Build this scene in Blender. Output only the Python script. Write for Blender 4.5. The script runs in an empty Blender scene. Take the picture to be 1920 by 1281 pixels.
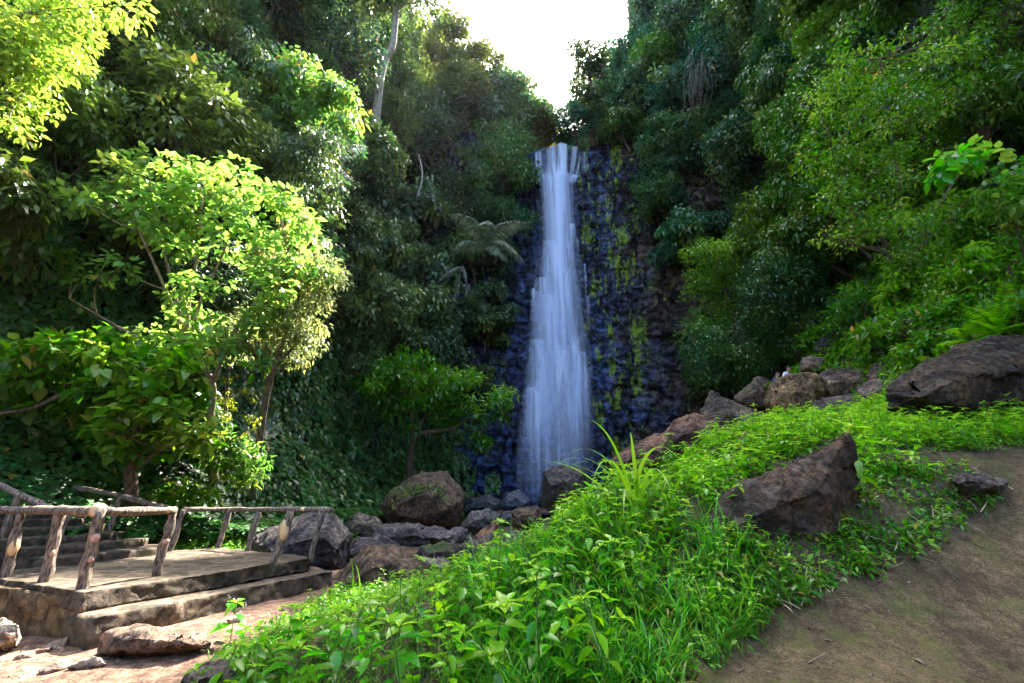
import bpy, bmesh, math, random
import numpy as np
from mathutils import Vector, Matrix

R = math.radians
rng = np.random.default_rng(7)
random.seed(7)
sc = bpy.context.scene
col = sc.collection

# ------------------------------------------------------------------ camera frame (for laying out the place)
EYE = 1.5
PITCH = R(20.0)
FPX = 1920 * 16.0 / 36.0
CP, SP = math.cos(PITCH), math.sin(PITCH)

def P(px, py, t):
    u = (px - 960.0) / FPX; v = (640.0 - py) / FPX
    return np.array([u * t, (CP - v * SP) * t, EYE + (SP + v * CP) * t])

def PY(px, py, y):
    v = (640.0 - py) / FPX
    return P(px, py, y / (CP - v * SP))

def project(p):
    p = np.atleast_2d(p)
    x = p[:, 0]; y = p[:, 1]; z = p[:, 2] - EYE
    t = y * CP + z * SP
    v = (-y * SP + z * CP)
    ts = np.where(np.abs(t) < 1e-6, 1e-6, t)
    return np.stack([960 + FPX * x / ts, 640 - FPX * v / ts, t], 1)

# ------------------------------------------------------------------ noise
_tab = np.random.default_rng(11).random(65536)
def _h(i, j, k):
    n = (i * 73856093) ^ (j * 19349663) ^ (k * 83492791)
    return _tab[n & 65535]
def noise3(p):
    p = np.asarray(p, float)
    f = np.floor(p).astype(np.int64); w = p - f
    w = w * w * (3 - 2 * w)
    r = 0
    for a in (0, 1):
        for b in (0, 1):
            for c in (0, 1):
                ww = (w[..., 0] if a else 1 - w[..., 0]) * (w[..., 1] if b else 1 - w[..., 1]) * (w[..., 2] if c else 1 - w[..., 2])
                r = r + ww * _h(f[..., 0] + a, f[..., 1] + b, f[..., 2] + c)
    return r * 2 - 1
def fbm(p, oct=4, gain=.5):
    a = 1.0; r = 0; s = 0; p = np.asarray(p, float).copy()
    for o in range(oct):
        r = r + a * noise3(p + o * 17.3); s += a; a *= gain; p = p * 2.03
    return r / s
def xy3(x, y, s):
    return np.stack([x * s, y * s, np.zeros_like(x) + .37], -1)

# ------------------------------------------------------------------ mesh helpers
def mesh_np(name, V, F, mats=None, smooth=False, attrs=None, mi=None):
    V = np.ascontiguousarray(V, np.float32); F = np.ascontiguousarray(F, np.int32)
    me = bpy.data.meshes.new(name)
    n, k = F.shape
    me.vertices.add(len(V)); me.vertices.foreach_set('co', V.ravel())
    me.loops.add(n * k); me.loops.foreach_set('vertex_index', F.ravel())
    me.polygons.add(n)
    me.polygons.foreach_set('loop_start', np.arange(0, n * k, k, dtype=np.int32))
    if smooth: me.polygons.foreach_set('use_smooth', np.ones(n, bool))
    if mats is not None:
        for m in (mats if isinstance(mats, (list, tuple)) else [mats]): me.materials.append(m)
    if mi is not None: me.polygons.foreach_set('material_index', np.ascontiguousarray(mi, np.int32))
    me.update(calc_edges=True)
    for an, arr in (attrs or {}).items():
        a = me.attributes.new(an, 'FLOAT', 'POINT'); a.data.foreach_set('value', np.ascontiguousarray(arr, np.float32))
    me.validate()
    return me

class MB:
    """collects triangles"""
    def __init__(s): s.V = []; s.F = []; s.n = 0; s.T = []
    def add(s, V, F, tint=0.0):
        V = np.asarray(V, float).reshape(-1, 3); F = np.asarray(F, int).reshape(-1, 3)
        if len(V) == 0: return s
        s.V.append(V); s.F.append(F + s.n); s.n += len(V)
        s.T.append(np.broadcast_to(np.asarray(tint, float), (len(V),)))
        return s
    def arrays(s): return np.concatenate(s.V), np.concatenate(s.F), np.concatenate(s.T)
    def mesh(s, name, mat, smooth=False):
        V, F, T = s.arrays()
        return mesh_np(name, V, F, mat, smooth, {'tint': T})

def obj(name, data, parent=None, loc=None):
    o = bpy.data.objects.new(name, data); col.objects.link(o)
    if parent is not None: o.parent = parent
    if loc is not None: o.location = loc
    return o
def tag(o, label=None, cat=None, group=None, kind=None):
    if label: o['label'] = label
    if cat: o['category'] = cat
    if group: o['group'] = group
    if kind: o['kind'] = kind
    return o
def thing(name, label, cat, loc=(0, 0, 0), group=None):
    return tag(obj(name, None, None, loc), label, cat, group)
def dup(root, loc, rz, scale, color, label, group):
    r = root.copy(); col.objects.link(r); r.location = loc; r.rotation_euler = rz if hasattr(rz, '__len__') else (0, 0, rz)
    r.scale = scale if hasattr(scale, '__len__') else (scale,) * 3
    if label: r['label'] = label
    if group: r['group'] = group
    for ch in root.children:
        c = ch.copy(); col.objects.link(c); c.parent = r
        if color is not None and c.name.split('.')[0] in LEAFY: c.color = color
    return r
LEAFY = {'crown', 'leaves', 'frond', 'blades'}

def tube(pts, radii, sides=6, cap=True):
    pts = np.asarray(pts, float); n = len(pts)
    radii = np.broadcast_to(np.asarray(radii, float), (n,))
    tg = np.gradient(pts, axis=0); tg /= np.linalg.norm(tg, axis=1, keepdims=True) + 1e-9
    ref = np.array([0, 0, 1.0]) if abs(tg[:, 2]).mean() < .8 else np.array([1.0, 0, 0])
    a = np.cross(tg, ref); a /= np.linalg.norm(a, axis=1, keepdims=True) + 1e-9
    b = np.cross(tg, a)
    th = np.arange(sides) * 2 * np.pi / sides
    V = pts[:, None] + radii[:, None, None] * (np.cos(th)[None, :, None] * a[:, None] + np.sin(th)[None, :, None] * b[:, None])
    V = V.reshape(-1, 3); F = []
    for i in range(n - 1):
        for j in range(sides):
            p = i * sides + j; q = i * sides + (j + 1) % sides
            F += [(p, q, q + sides), (p, q + sides, p + sides)]
    if cap:
        V = np.vstack([V, pts[0], pts[-1]]); c0, c1 = n * sides, n * sides + 1
        for j in range(sides):
            F += [(c0, (j + 1) % sides, j), (c1, (n - 1) * sides + j, (n - 1) * sides + (j + 1) % sides)]
    return V, np.array(F)

def bez(a, b, c, n=6):
    t = np.linspace(0, 1, n)[:, None]
    return (1 - t) ** 2 * np.asarray(a) + 2 * t * (1 - t) * np.asarray(b) + t * t * np.asarray(c)
def smooth_path(pts, n=4):
    pts = np.asarray(pts, float); out = []
    for i in range(len(pts) - 1):
        p0 = pts[max(i - 1, 0)]; p1 = pts[i]; p2 = pts[i + 1]; p3 = pts[min(i + 2, len(pts) - 1)]
        for t in np.linspace(0, 1, n, endpoint=False):
            out.append(.5 * ((2 * p1) + (p2 - p0) * t + (2 * p0 - 5 * p1 + 4 * p2 - p3) * t * t + (3 * p1 - p0 - 3 * p2 + p3) * t ** 3))
    out.append(pts[-1])
    return np.array(out)
def nrmz(v): return v / (np.linalg.norm(v, axis=-1, keepdims=True) + 1e-9)

# ------------------------------------------------------------------ leaves
def leaves(pos, axis, nrm, L, W, curl=.15, fold=.12, kind='kite'):
    pos = np.asarray(pos, float); n = len(pos)
    L = np.broadcast_to(np.asarray(L, float), (n,))[:, None]; W = np.broadcast_to(np.asarray(W, float), (n,))[:, None]
    curl = np.broadcast_to(np.asarray(curl, float), (n,))[:, None]
    ax = nrmz(axis); sd = nrmz(np.cross(ax, nrm)); nm = np.cross(sd, ax)
    def pt(s, w):
        return pos + ax * L * s + sd * W * w * .5 + nm * (abs(w) * fold * W - curl * L * s * s)
    if kind == 'kite':
        V = np.stack([pt(0, 0), pt(.42, 1), pt(1, 0), pt(.42, -1)], 1)
        f = np.array([(0, 1, 2), (0, 2, 3)])
    elif kind == 'five':
        V = np.stack([pt(0, 0), pt(.35, 1), pt(.5, 0), pt(.35, -1), pt(1, 0)], 1)
        f = np.array([(0, 1, 2), (0, 2, 3), (1, 4, 2), (2, 4, 3)])
    else:
        V = np.stack([pt(0, 0), pt(.3, 0), pt(.65, 0), pt(1, 0), pt(.12, .62), pt(.4, 1), pt(.74, .58), pt(.12, -.62), pt(.4, -1), pt(.74, -.58)], 1)
        f = np.array([(0, 4, 1), (4, 5, 1), (1, 5, 2), (5, 6, 2), (2, 6, 3), (0, 1, 7), (7, 1, 8), (1, 2, 8), (8, 2, 9), (2, 3, 9)])
    k = V.shape[1]
    F = (f[None] + (np.arange(n) * k)[:, None, None]).reshape(-1, 3)
    return V.reshape(-1, 3), F, k

def rdir(g, n):
    v = g.normal(size=(n, 3)); return nrmz(v)

def cluster_leaves(g, cen, rad, per, leafL, droop=.35, kind='kite', up=.45, aspect=.5, curl=.2):
    """leaf clumps round each centre; returns V,F,T"""
    m = len(cen)
    cnt = np.maximum(4, (per * (rad / rad.mean()) ** 2)).astype(int)
    idx = np.repeat(np.arange(m), cnt); n = len(idx)
    d = rdir(g, n); d[:, 2] = d[:, 2] * .8 + up * g.random(n); d = nrmz(d)
    r = rad[idx][:, None] * (g.random(n) ** .45)[:, None]
    pos = cen[idx] + d * r * np.array([1, 1, .62])
    ax = nrmz(d * .7 + rdir(g, n) * .55 + np.array([0, 0, -droop]))
    nm = nrmz(d * .45 + np.array([0, 0, .8]) + rdir(g, n) * .4)
    L = leafL * (.6 + .8 * g.random(n))
    V, F, k = leaves(pos, ax, nm, L, L * aspect * (.8 + .4 * g.random(n)), curl, .12, kind)
    T = np.repeat(np.clip(g.normal(0, .25, m)[idx] + g.normal(0, .15, n), -1, 1), k)
    return V, F, T

# ------------------------------------------------------------------ materials
def new_mat(name):
    m = bpy.data.materials.new(name); m.use_nodes = True
    nt = m.node_tree; nt.nodes.clear()
    out = nt.nodes.new('ShaderNodeOutputMaterial')
    return m, nt, out
def N(nt, t, **kw):
    n = nt.nodes.new(t)
    for k, v in kw.items(): setattr(n, k, v)
    return n
def ramp(nt, stops, interp='LINEAR'):
    r = N(nt, 'ShaderNodeValToRGB'); e = r.color_ramp.elements; r.color_ramp.interpolation = interp
    while len(e) < len(stops): e.new(.5)
    for i, (p, c) in enumerate(stops): e[i].position = p; e[i].color = (*c, 1) if len(c) == 3 else c
    return r
def math_n(nt, op, a, b=None, c=None, clamp=False):
    n = N(nt, 'ShaderNodeMath', operation=op); n.use_clamp = clamp
    for i, x in enumerate((a, b, c)):
        if x is None: continue
        if hasattr(x, 'links') or hasattr(x, 'is_output'): nt.links.new(x, n.inputs[i])
        else: n.inputs[i].default_value = x
    return n.outputs[0]
def mixc(nt, f, a, b, mode='MIX'):
    n = N(nt, 'ShaderNodeMix', data_type='RGBA', blend_type=mode)
    for i, x in ((0, f), (6, a), (7, b)):
        if hasattr(x, 'is_output'): nt.links.new(x, n.inputs[i])
        elif i == 0: n.inputs[0].default_value = x
        else: n.inputs[i].default_value = (*x, 1)
    return n.outputs[2]

def leaf_material(name, trans=.38, rough=.38, spec=.45, yellow=(.24, .32, .04), dead=.02):
    m, nt, out = new_mat(name)
    oi = N(nt, 'ShaderNodeObjectInfo'); gi = N(nt, 'ShaderNodeNewGeometry')
    at = N(nt, 'ShaderNodeAttribute', attribute_name='tint')
    hsv = N(nt, 'ShaderNodeHueSaturation')
    r = gi.outputs['Random Per Island']
    nt.links.new(oi.outputs['Color'], hsv.inputs['Color'])
    hue = math_n(nt, 'MULTIPLY_ADD', r, .04, .482)
    hue = math_n(nt, 'MULTIPLY_ADD', oi.outputs['Random'], .02, hue); hue = math_n(nt, 'SUBTRACT', hue, .01)
    nt.links.new(hue, hsv.inputs['Hue']); hsv.inputs['Saturation'].default_value = 1.12
    r2 = math_n(nt, 'FRACT', math_n(nt, 'MULTIPLY', r, 17.31))
    val = math_n(nt, 'MULTIPLY_ADD', r2, .7, .65)
    nt.links.new(val, hsv.inputs['Value'])
    tpos = math_n(nt, 'MULTIPLY', at.outputs['Fac'], .9, clamp=True)
    c = mixc(nt, tpos, hsv.outputs['Color'], yellow)
    tneg = math_n(nt, 'MULTIPLY', at.outputs['Fac'], -.6, clamp=True)
    c = mixc(nt, tneg, c, (.02, .045, .018))
    isdead = math_n(nt, 'LESS_THAN', math_n(nt, 'FRACT', math_n(nt, 'MULTIPLY', r, 53.7)), dead)
    c = mixc(nt, isdead, c, (.34, .22, .04))
    b = N(nt, 'ShaderNodeBsdfPrincipled'); b.inputs['Roughness'].default_value = rough
    b.inputs['Specular IOR Level'].default_value = spec
    nt.links.new(c, b.inputs['Base Color'])
    t = N(nt, 'ShaderNodeBsdfTranslucent')
    tc = N(nt, 'ShaderNodeHueSaturation'); tc.inputs['Hue'].default_value = .497; tc.inputs['Saturation'].default_value = 1.0; tc.inputs['Value'].default_value = 2.1
    nt.links.new(c, tc.inputs['Color']); nt.links.new(tc.outputs[0], t.inputs['Color'])
    mx = N(nt, 'ShaderNodeMixShader'); mx.inputs[0].default_value = trans
    nt.links.new(b.outputs[0], mx.inputs[1]); nt.links.new(t.outputs[0], mx.inputs[2])
    nt.links.new(mx.outputs[0], out.inputs[0])
    return m

def bark_material(name, c0, c1, scale=6, bump=.5):
    m, nt, out = new_mat(name)
    tc = N(nt, 'ShaderNodeTexCoord'); mp = N(nt, 'ShaderNodeMapping'); mp.inputs['Scale'].default_value = (scale, scale, scale * .25)
    nt.links.new(tc.outputs['Object'], mp.inputs[0])
    n = N(nt, 'ShaderNodeTexNoise'); n.inputs['Scale'].default_value = 2.2; n.inputs['Detail'].default_value = 8; n.inputs['Roughness'].default_value = .7
    nt.links.new(mp.outputs[0], n.inputs['Vector'])
    r = ramp(nt, [(.40, c0), (.6, c1)]); nt.links.new(n.outputs['Fac'], r.inputs[0])
    b = N(nt, 'ShaderNodeBsdfPrincipled'); b.inputs['Roughness'].default_value = .85
    nt.links.new(r.outputs[0], b.inputs['Base Color'])
    bp = N(nt, 'ShaderNodeBump'); bp.inputs['Strength'].default_value = bump; bp.inputs['Distance'].default_value = .05
    nt.links.new(n.outputs['Fac'], bp.inputs['Height']); nt.links.new(bp.outputs[0], b.inputs['Normal'])
    nt.links.new(b.outputs[0], out.inputs[0])
    return m

def rock_material(name, moss=.35, rough=.75, moss_c=(.05, .085, .012), spec=.35):
    m, nt, out = new_mat(name)
    oi = N(nt, 'ShaderNodeObjectInfo'); tc = N(nt, 'ShaderNodeTexCoord'); geo = N(nt, 'ShaderNodeNewGeometry')
    n1 = N(nt, 'ShaderNodeTexNoise'); n1.inputs['Scale'].default_value = 1.1; n1.inputs['Detail'].default_value = 9; n1.inputs['Roughness'].default_value = .68
    n2 = N(nt, 'ShaderNodeTexNoise'); n2.inputs['Scale'].default_value = 9; n2.inputs['Detail'].default_value = 8; n2.inputs['Roughness'].default_value = .75
    n3 = N(nt, 'ShaderNodeTexVoronoi', feature='DISTANCE_TO_EDGE'); n3.inputs['Scale'].default_value = 1.6
    for n in (n1, n2): nt.links.new(geo.outputs['Position'], n.inputs['Vector'])
    wp = mixc(nt, .25, geo.outputs['Position'], n2.outputs['Color'], 'ADD'); nt.links.new(wp, n3.inputs['Vector'])
    r1 = ramp(nt, [(.38, (.3, .27, .25)), (.5, (.9, .86, .82)), (.62, (1.7, 1.55, 1.3))]); nt.links.new(n1.outputs['Fac'], r1.inputs[0])
    c = mixc(nt, 1, oi.outputs['Color'], r1.outputs[0], 'MULTIPLY')
    r2 = ramp(nt, [(.41, (.2, .19, .18)), (.5, (.95, .95, .95)), (.59, (1.75, 1.7, 1.6))]); nt.links.new(n2.outputs['Fac'], r2.inputs[0])
    c = mixc(nt, .85, c, r2.outputs[0], 'MULTIPLY')
    # lichen
    n4 = N(nt, 'ShaderNodeTexNoise'); n4.inputs['Scale'].default_value = 4.5; n4.inputs['Detail'].default_value = 6; nt.links.new(geo.outputs['Position'], n4.inputs['Vector'])
    lf = ramp(nt, [(.56, (0, 0, 0)), (.61, (1, 1, 1))]); nt.links.new(n4.outputs['Fac'], lf.inputs[0])
    c = mixc(nt, math_n(nt, 'MULTIPLY', lf.outputs[0], .16), c, (.27, .26, .23))
    sx = N(nt, 'ShaderNodeSeparateXYZ'); nt.links.new(geo.outputs['Normal'], sx.inputs[0])
    f = math_n(nt, 'ADD', math_n(nt, 'MULTIPLY', sx.outputs[2], .35), math_n(nt, 'MULTIPLY', n1.outputs['Fac'], 1.3))
    mr = ramp(nt, [(1.12 - moss * .3, (0, 0, 0)), (1.19 - moss * .3, (1, 1, 1))]); nt.links.new(f, mr.inputs[0])
    c = mixc(nt, math_n(nt, 'MULTIPLY', mr.outputs[0], .75), c, moss_c)
    b = N(nt, 'ShaderNodeBsdfPrincipled'); b.inputs['Roughness'].default_value = rough; b.inputs['Specular IOR Level'].default_value = spec
    nt.links.new(c, b.inputs['Base Color'])
    h = math_n(nt, 'ADD', math_n(nt, 'MULTIPLY', n2.outputs['Fac'], .6), math_n(nt, 'MULTIPLY', math_n(nt, 'MINIMUM', n3.outputs['Distance'], .06), 3.0))
    bp = N(nt, 'ShaderNodeBump'); bp.inputs['Strength'].default_value = 1; bp.inputs['Distance'].default_value = .14
    nt.links.new(h, bp.inputs['Height']); nt.links.new(bp.outputs[0], b.inputs['Normal'])
    nt.links.new(b.outputs[0], out.inputs[0])
    return m

def plain(name, c, rough=.7, spec=.3, noise=.25, scale=20):
    m, nt, out = new_mat(name)
    geo = N(nt, 'ShaderNodeTexCoord'); n = N(nt, 'ShaderNodeTexNoise'); n.inputs['Scale'].default_value = scale; n.inputs['Detail'].default_value = 5
    nt.links.new(geo.outputs['Object'], n.inputs['Vector'])
    r = ramp(nt, [(.3, tuple(x * (1 - noise) for x in c)), (.7, tuple(min(1, x * (1 + noise)) for x in c))]); nt.links.new(n.outputs['Fac'], r.inputs[0])
    b = N(nt, 'ShaderNodeBsdfPrincipled'); b.inputs['Roughness'].default_value = rough; b.inputs['Specular IOR Level'].default_value = spec
    nt.links.new(r.outputs[0], b.inputs['Base Color']); nt.links.new(b.outputs[0], out.inputs[0])
    return m

M_leaf = leaf_material('forest_leaf', trans=.26, rough=.4, spec=.5, dead=.008)
M_big = leaf_material('broad_leaf', trans=.5, rough=.34, spec=.5, yellow=(.36, .40, .05), dead=.012)
M_weed = leaf_material('weed_leaf', trans=.42, rough=.34, spec=.5, yellow=(.34, .52, .04), dead=.012)
M_grass = leaf_material('grass_blade', trans=.4, rough=.4, spec=.45, yellow=(.36, .46, .06), dead=.03)
M_bark = bark_material('bark', (.035, .024, .016), (.16, .115, .08))
M_pale_bark = bark_material('pale_bark', (.16, .14, .12), (.42, .38, .34))
M_log = bark_material('log_bark', (.045, .03, .02), (.36, .27, .20), 14, 1.0)
M_stem = plain('green_stem', (.10, .17, .04), .6)
M_straw = plain('straw', (.38, .29, .17), .8)
M_twig = plain('dry_twig', (.2, .15, .1), .8)
M_rock = rock_material('boulder_rock', .28)
M_rock_moss = rock_material('mossy_rock', .6)
M_rock_wet = rock_material('wet_rock', .12, .34, spec=.5)

# ------------------------------------------------------------------ terrain
ctl = [(-3.5, 5.4, 0), (-5.2, 6.2, .05), (-4.9, 5.2, -.02), (-3.5, 10.2, .12), (-2.6, 8.6, .1), (-7, 6.6, -.1), (-10, 7, -.2), (-6, 9.5, .1), (-8, 10.5, .3), (-7, 12.6, .25), (-9.5, 12, .6),
       (0, 0, 0), (4, 0, -.1), (-4, 0, -.4), (-9, 2, -.5), (10, 1, 1.2), (0, -8, -.5), (0, 3, -.05), (2, 3, -.03), (-2, 3.6, -.06),
       (-2.8, 5.2, 0), (-2.2, 7.6, .18), (-.85, 7.2, .45), (-1.2, 6, .2), (.85, 8.7, 1.08), (2.25, 8.4, 1.75), (4.8, 11.2, 2.75),
       (-.3, 5.26, .05), (1.2, 6.2, .7), (2.46, 5.8, .22), (3.1, 4.9, 0.02), (2.6, 7, 1.15), (4.5, 6.7, .78), (5.2, 7.6, 1.6), (7.2, 7.3, 1.2), (8.8, 8.2, 2.35), (7.4, 8.6, 2.35), (5.5, 5.8, .16), (6, 9, 2.35),
       (14.6, 12.5, 6.9), (15.6, 16.6, 8.3), (16.5, 20.3, 9.5), (11, 6, 2.2), (13, 8, 4), (14, 4, 3.5),
       (-1.6, 9.8, .1), (-.6, 11, .15), (0, 13, .25), (2, 16, .6), (5, 22, 1.6), (9, 26, 3.2), (3.5, 12, 1.4), (5.6, 14.6, 3.1), (13.5, 24, 5.6), (7, 18, 3.2), (11, 24, 4.3),
       (-3, 14, .1), (-2, 18, .3), (-5, 16, .4), (-4, 22, .6), (0, 24, .7), (0, 32, 1.0), (4, 40, 1.3), (10, 38, 2.0), (16, 36, 4), (-2, 40, 1.4), (14, 30, 4.2)]
for a_ in ((1600, 752, 18.8), (1490, 785, 18.5), (1410, 768, 20.5), (1380, 830, 17), (1660, 738, 16.5), (1650, 762, 15.5), (1590, 800, 16), (1700, 770, 11.9), (1850, 792, 11.6), (1960, 760, 12),
           (1500, 805, 13.5), (1600, 818, 12), (1700, 812, 10.4), (1850, 818, 9.6), (1420, 822, 13), (1300, 858, 14), (1330, 880, 10.5), (1525, 704, 21)):
    q_ = P(*a_); ctl.append((q_[0], q_[1], q_[2] - .05))
ctl = np.array(ctl, float)
def _phi(r2): return .5 * r2 * np.log(r2 + 1e-12)
def _tps_fit(c, lam=.02):
    n = len(c); d2 = ((c[:, None, :2] - c[None, :, :2]) ** 2).sum(-1)
    A = np.zeros((n + 3, n + 3)); A[:n, :n] = _phi(d2) + lam * np.eye(n)
    A[:n, n] = 1; A[:n, n + 1:] = c[:, :2]; A[n:, :n] = A[:n, n:].T
    return np.linalg.solve(A, np.concatenate([c[:, 2], np.zeros(3)]))
_w = _tps_fit(ctl)
def floor_z(x, y):
    x = np.asarray(x, float); y = np.asarray(y, float); r = np.zeros(np.broadcast(x, y).shape) + _w[-3] + _w[-2] * x + _w[-1] * y
    for (cx, cy, _), w in zip(ctl, _w[:-3]): r = r + w * _phi((x - cx) ** 2 + (y - cy) ** 2)
    return np.clip(r, -1.2, 10.5)

EDGE = np.array([(-13, -14), (-11.5, 4), (-10.2, 9), (-9.6, 13), (-8, 16.5), (-6.5, 22), (-5.6, 30), (-4.6, 38), (-3.4, 45.2),
                 (4, 46.6), (12, 46.4), (18, 44.2), (21.5, 41), (20, 36), (18.5, 28), (17.2, 20), (15.8, 13), (15.5, 6), (17, -14)], float)
def edge_dist(x, y):
    """distance outside the valley floor polygon (negative inside) and the index of the nearest edge"""
    best = np.full(x.shape, 1e9); bi = np.zeros(x.shape, int); inside = np.zeros(x.shape, bool)
    n = len(EDGE)
    for i in range(n):
        a = EDGE[i]; b = EDGE[(i + 1) % n]; ab = b - a
        t = np.clip(((x - a[0]) * ab[0] + (y - a[1]) * ab[1]) / (ab @ ab), 0, 1)
        d = np.hypot(x - a[0] - t * ab[0], y - a[1] - t * ab[1])
        m = d < best; best = np.where(m, d, best); bi = np.where(m, i, bi)
        if a[1] != b[1]:
            c = ((a[1] > y) != (b[1] > y)) & (x < (b[0] - a[0]) * (y - a[1]) / (b[1] - a[1]) + a[0])
            inside ^= c
    return np.where(inside, -best, best), bi
def sstep(a, b, x):
    t = np.clip((x - a) / (b - a), 0, 1); return t * t * (3 - 2 * t)

def terrain_z(x, y):
    x = np.asarray(x, float); y = np.asarray(y, float)
    s, bi = edge_dist(x, y)
    nz = fbm(xy3(x, y, .12), 4)
    front = sstep(8, -2, y)                       # the valley opens out behind the camera
    cliffness = sstep(40, 45.5, y) * sstep(-9, -3, x) * sstep(26, 20, x)
    s2 = s + nz * 2.0 * (1 - cliffness) * sstep(.0, 4, s)
    toe_w = np.where(x < 3, 3.2, 1.2)
    k = 4.6 + 9 * cliffness
    f = 1.05 * np.clip(s2, 0, toe_w) * (1 - cliffness) + k * np.clip(s2 - toe_w * (1 - cliffness), 0, None)
    fl = floor_z(x, y)
    base = fl + fbm(xy3(x, y, .9), 3) * .05 * sstep(30, 5, np.hypot(x, y))
    side = np.where(x < 3, 54.0, 56.0) + nz * 5
    gap = 42.5 + np.clip(.5 - x, 0, 12) * 1.75 + np.clip(x - 8.5, 0, 16) * 1.05
    Hp = side + (gap - side) * sstep(34, 44, y)
    Hp = Hp + 0.18 * np.clip(s - 12, 0, 60) - 44 * front + 60 * sstep(20.5, 24.5, x) * sstep(36, 46, y) * sstep(70, 60, y)  # right ridge raised beyond the top of view to keep sun off the bank
    wall = np.minimum(f, np.maximum(Hp - base, 0))
    return base + wall

def zat(x, y): return float(terrain_z(np.array([float(x)]), np.array([float(y)]))[0])

def axis_lines(lo, hi, a, b, fine, coarse):
    l = list(np.arange(a, b, fine)); v = a; stp = fine
    while v > lo: stp = min(coarse, stp * 1.12); v -= stp; l.insert(0, v)
    v = b; stp = fine
    while v < hi: l.append(v); stp = min(coarse, stp * 1.12); v += stp
    return np.array(l)
gx = axis_lines(-75, 75, -6.5, 10, .13, .6); gy = axis_lines(-40, 110, 3, 13, .13, .6)
X, Y = np.meshgrid(gx, gy)
Z = terrain_z(X, Y)
S_edge, _ = edge_dist(X, Y)

# polygons on the picture's ground used to lay out bank and path
def inpoly(px, py, poly):
    r = np.zeros(px.shape, bool); n = len(poly)
    for i in range(n):
        (x0, y0), (x1, y1) = poly[i], poly[(i + 1) % n]
        if y0 == y1: continue
        r ^= ((y0 > py) != (y1 > py)) & (px < (x1 - x0) * (py - y0) / (y1 - y0) + x0)
    return r
PATCH = [(1400, 985), (1560, 958), (1640, 920), (1760, 905), (1850, 950), (1800, 1005), (1650, 1065), (1510, 1100)]
PATH_R = [(1270, 1300), (1400, 1210), (1500, 1120), (1650, 1075), (1800, 1010), (1855, 950), (1780, 900), (1690, 875), (1700, 852), (1940, 836), (2300, 820), (2600, 1500), (1200, 1500)]
BANK = [(340, 1340), (410, 1235), (560, 1150), (640, 1100), (810, 1050), (870, 1000), (1010, 955), (1170, 870), (1290, 800), (1420, 770), (1540, 760), (1640, 700), (1700, 640), (1930, 560), (2000, 560), (2000, 838), (1700, 852), (1690, 875), (1780, 900), (1855, 950), (1800, 1010), (1650, 1075), (1500, 1120), (1400, 1210), (1270, 1300), (1270, 1340)]
ROCKHOLES = [[(1300, 985), (1400, 905), (1590, 815), (1612, 905), (1565, 950), (1420, 975)], [(1390, 700), (1500, 680), (1730, 668), (1720, 752), (1640, 780), (1500, 800), (1380, 790)], [(1230, 790), (1320, 735), (1450, 790), (1440, 815), (1350, 835), (1250, 850)], [(1720, 690), (1860, 640), (1960, 640), (1960, 705), (1740, 720)], PATCH]
pr = project(np.stack([X.ravel(), Y.ravel(), Z.ravel()], 1))
near = (pr[:, 2] > .5) & (pr[:, 2] < 14)
pathm = (inpoly(pr[:, 0], pr[:, 1], PATH_R) & near).astype(float)
xr, yr = X.ravel(), Y.ravel()
pathm = np.maximum(pathm, ((yr < 4.2) & (S_edge.ravel() < 0)).astype(float))
veg = np.clip(sstep(-1.5, 2, S_edge.ravel()), 0, 1)
bankm = (inpoly(pr[:, 0], pr[:, 1], BANK) & (pr[:, 2] < 24) & (pr[:, 2] > .5)).astype(float)

nx, ny = len(gx), len(gy)
ii = np.arange(nx * ny).reshape(ny, nx)
FQ = np.stack([ii[:-1, :-1], ii[:-1, 1:], ii[1:, 1:], ii[1:, :-1]], -1).reshape(-1, 4)

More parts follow.
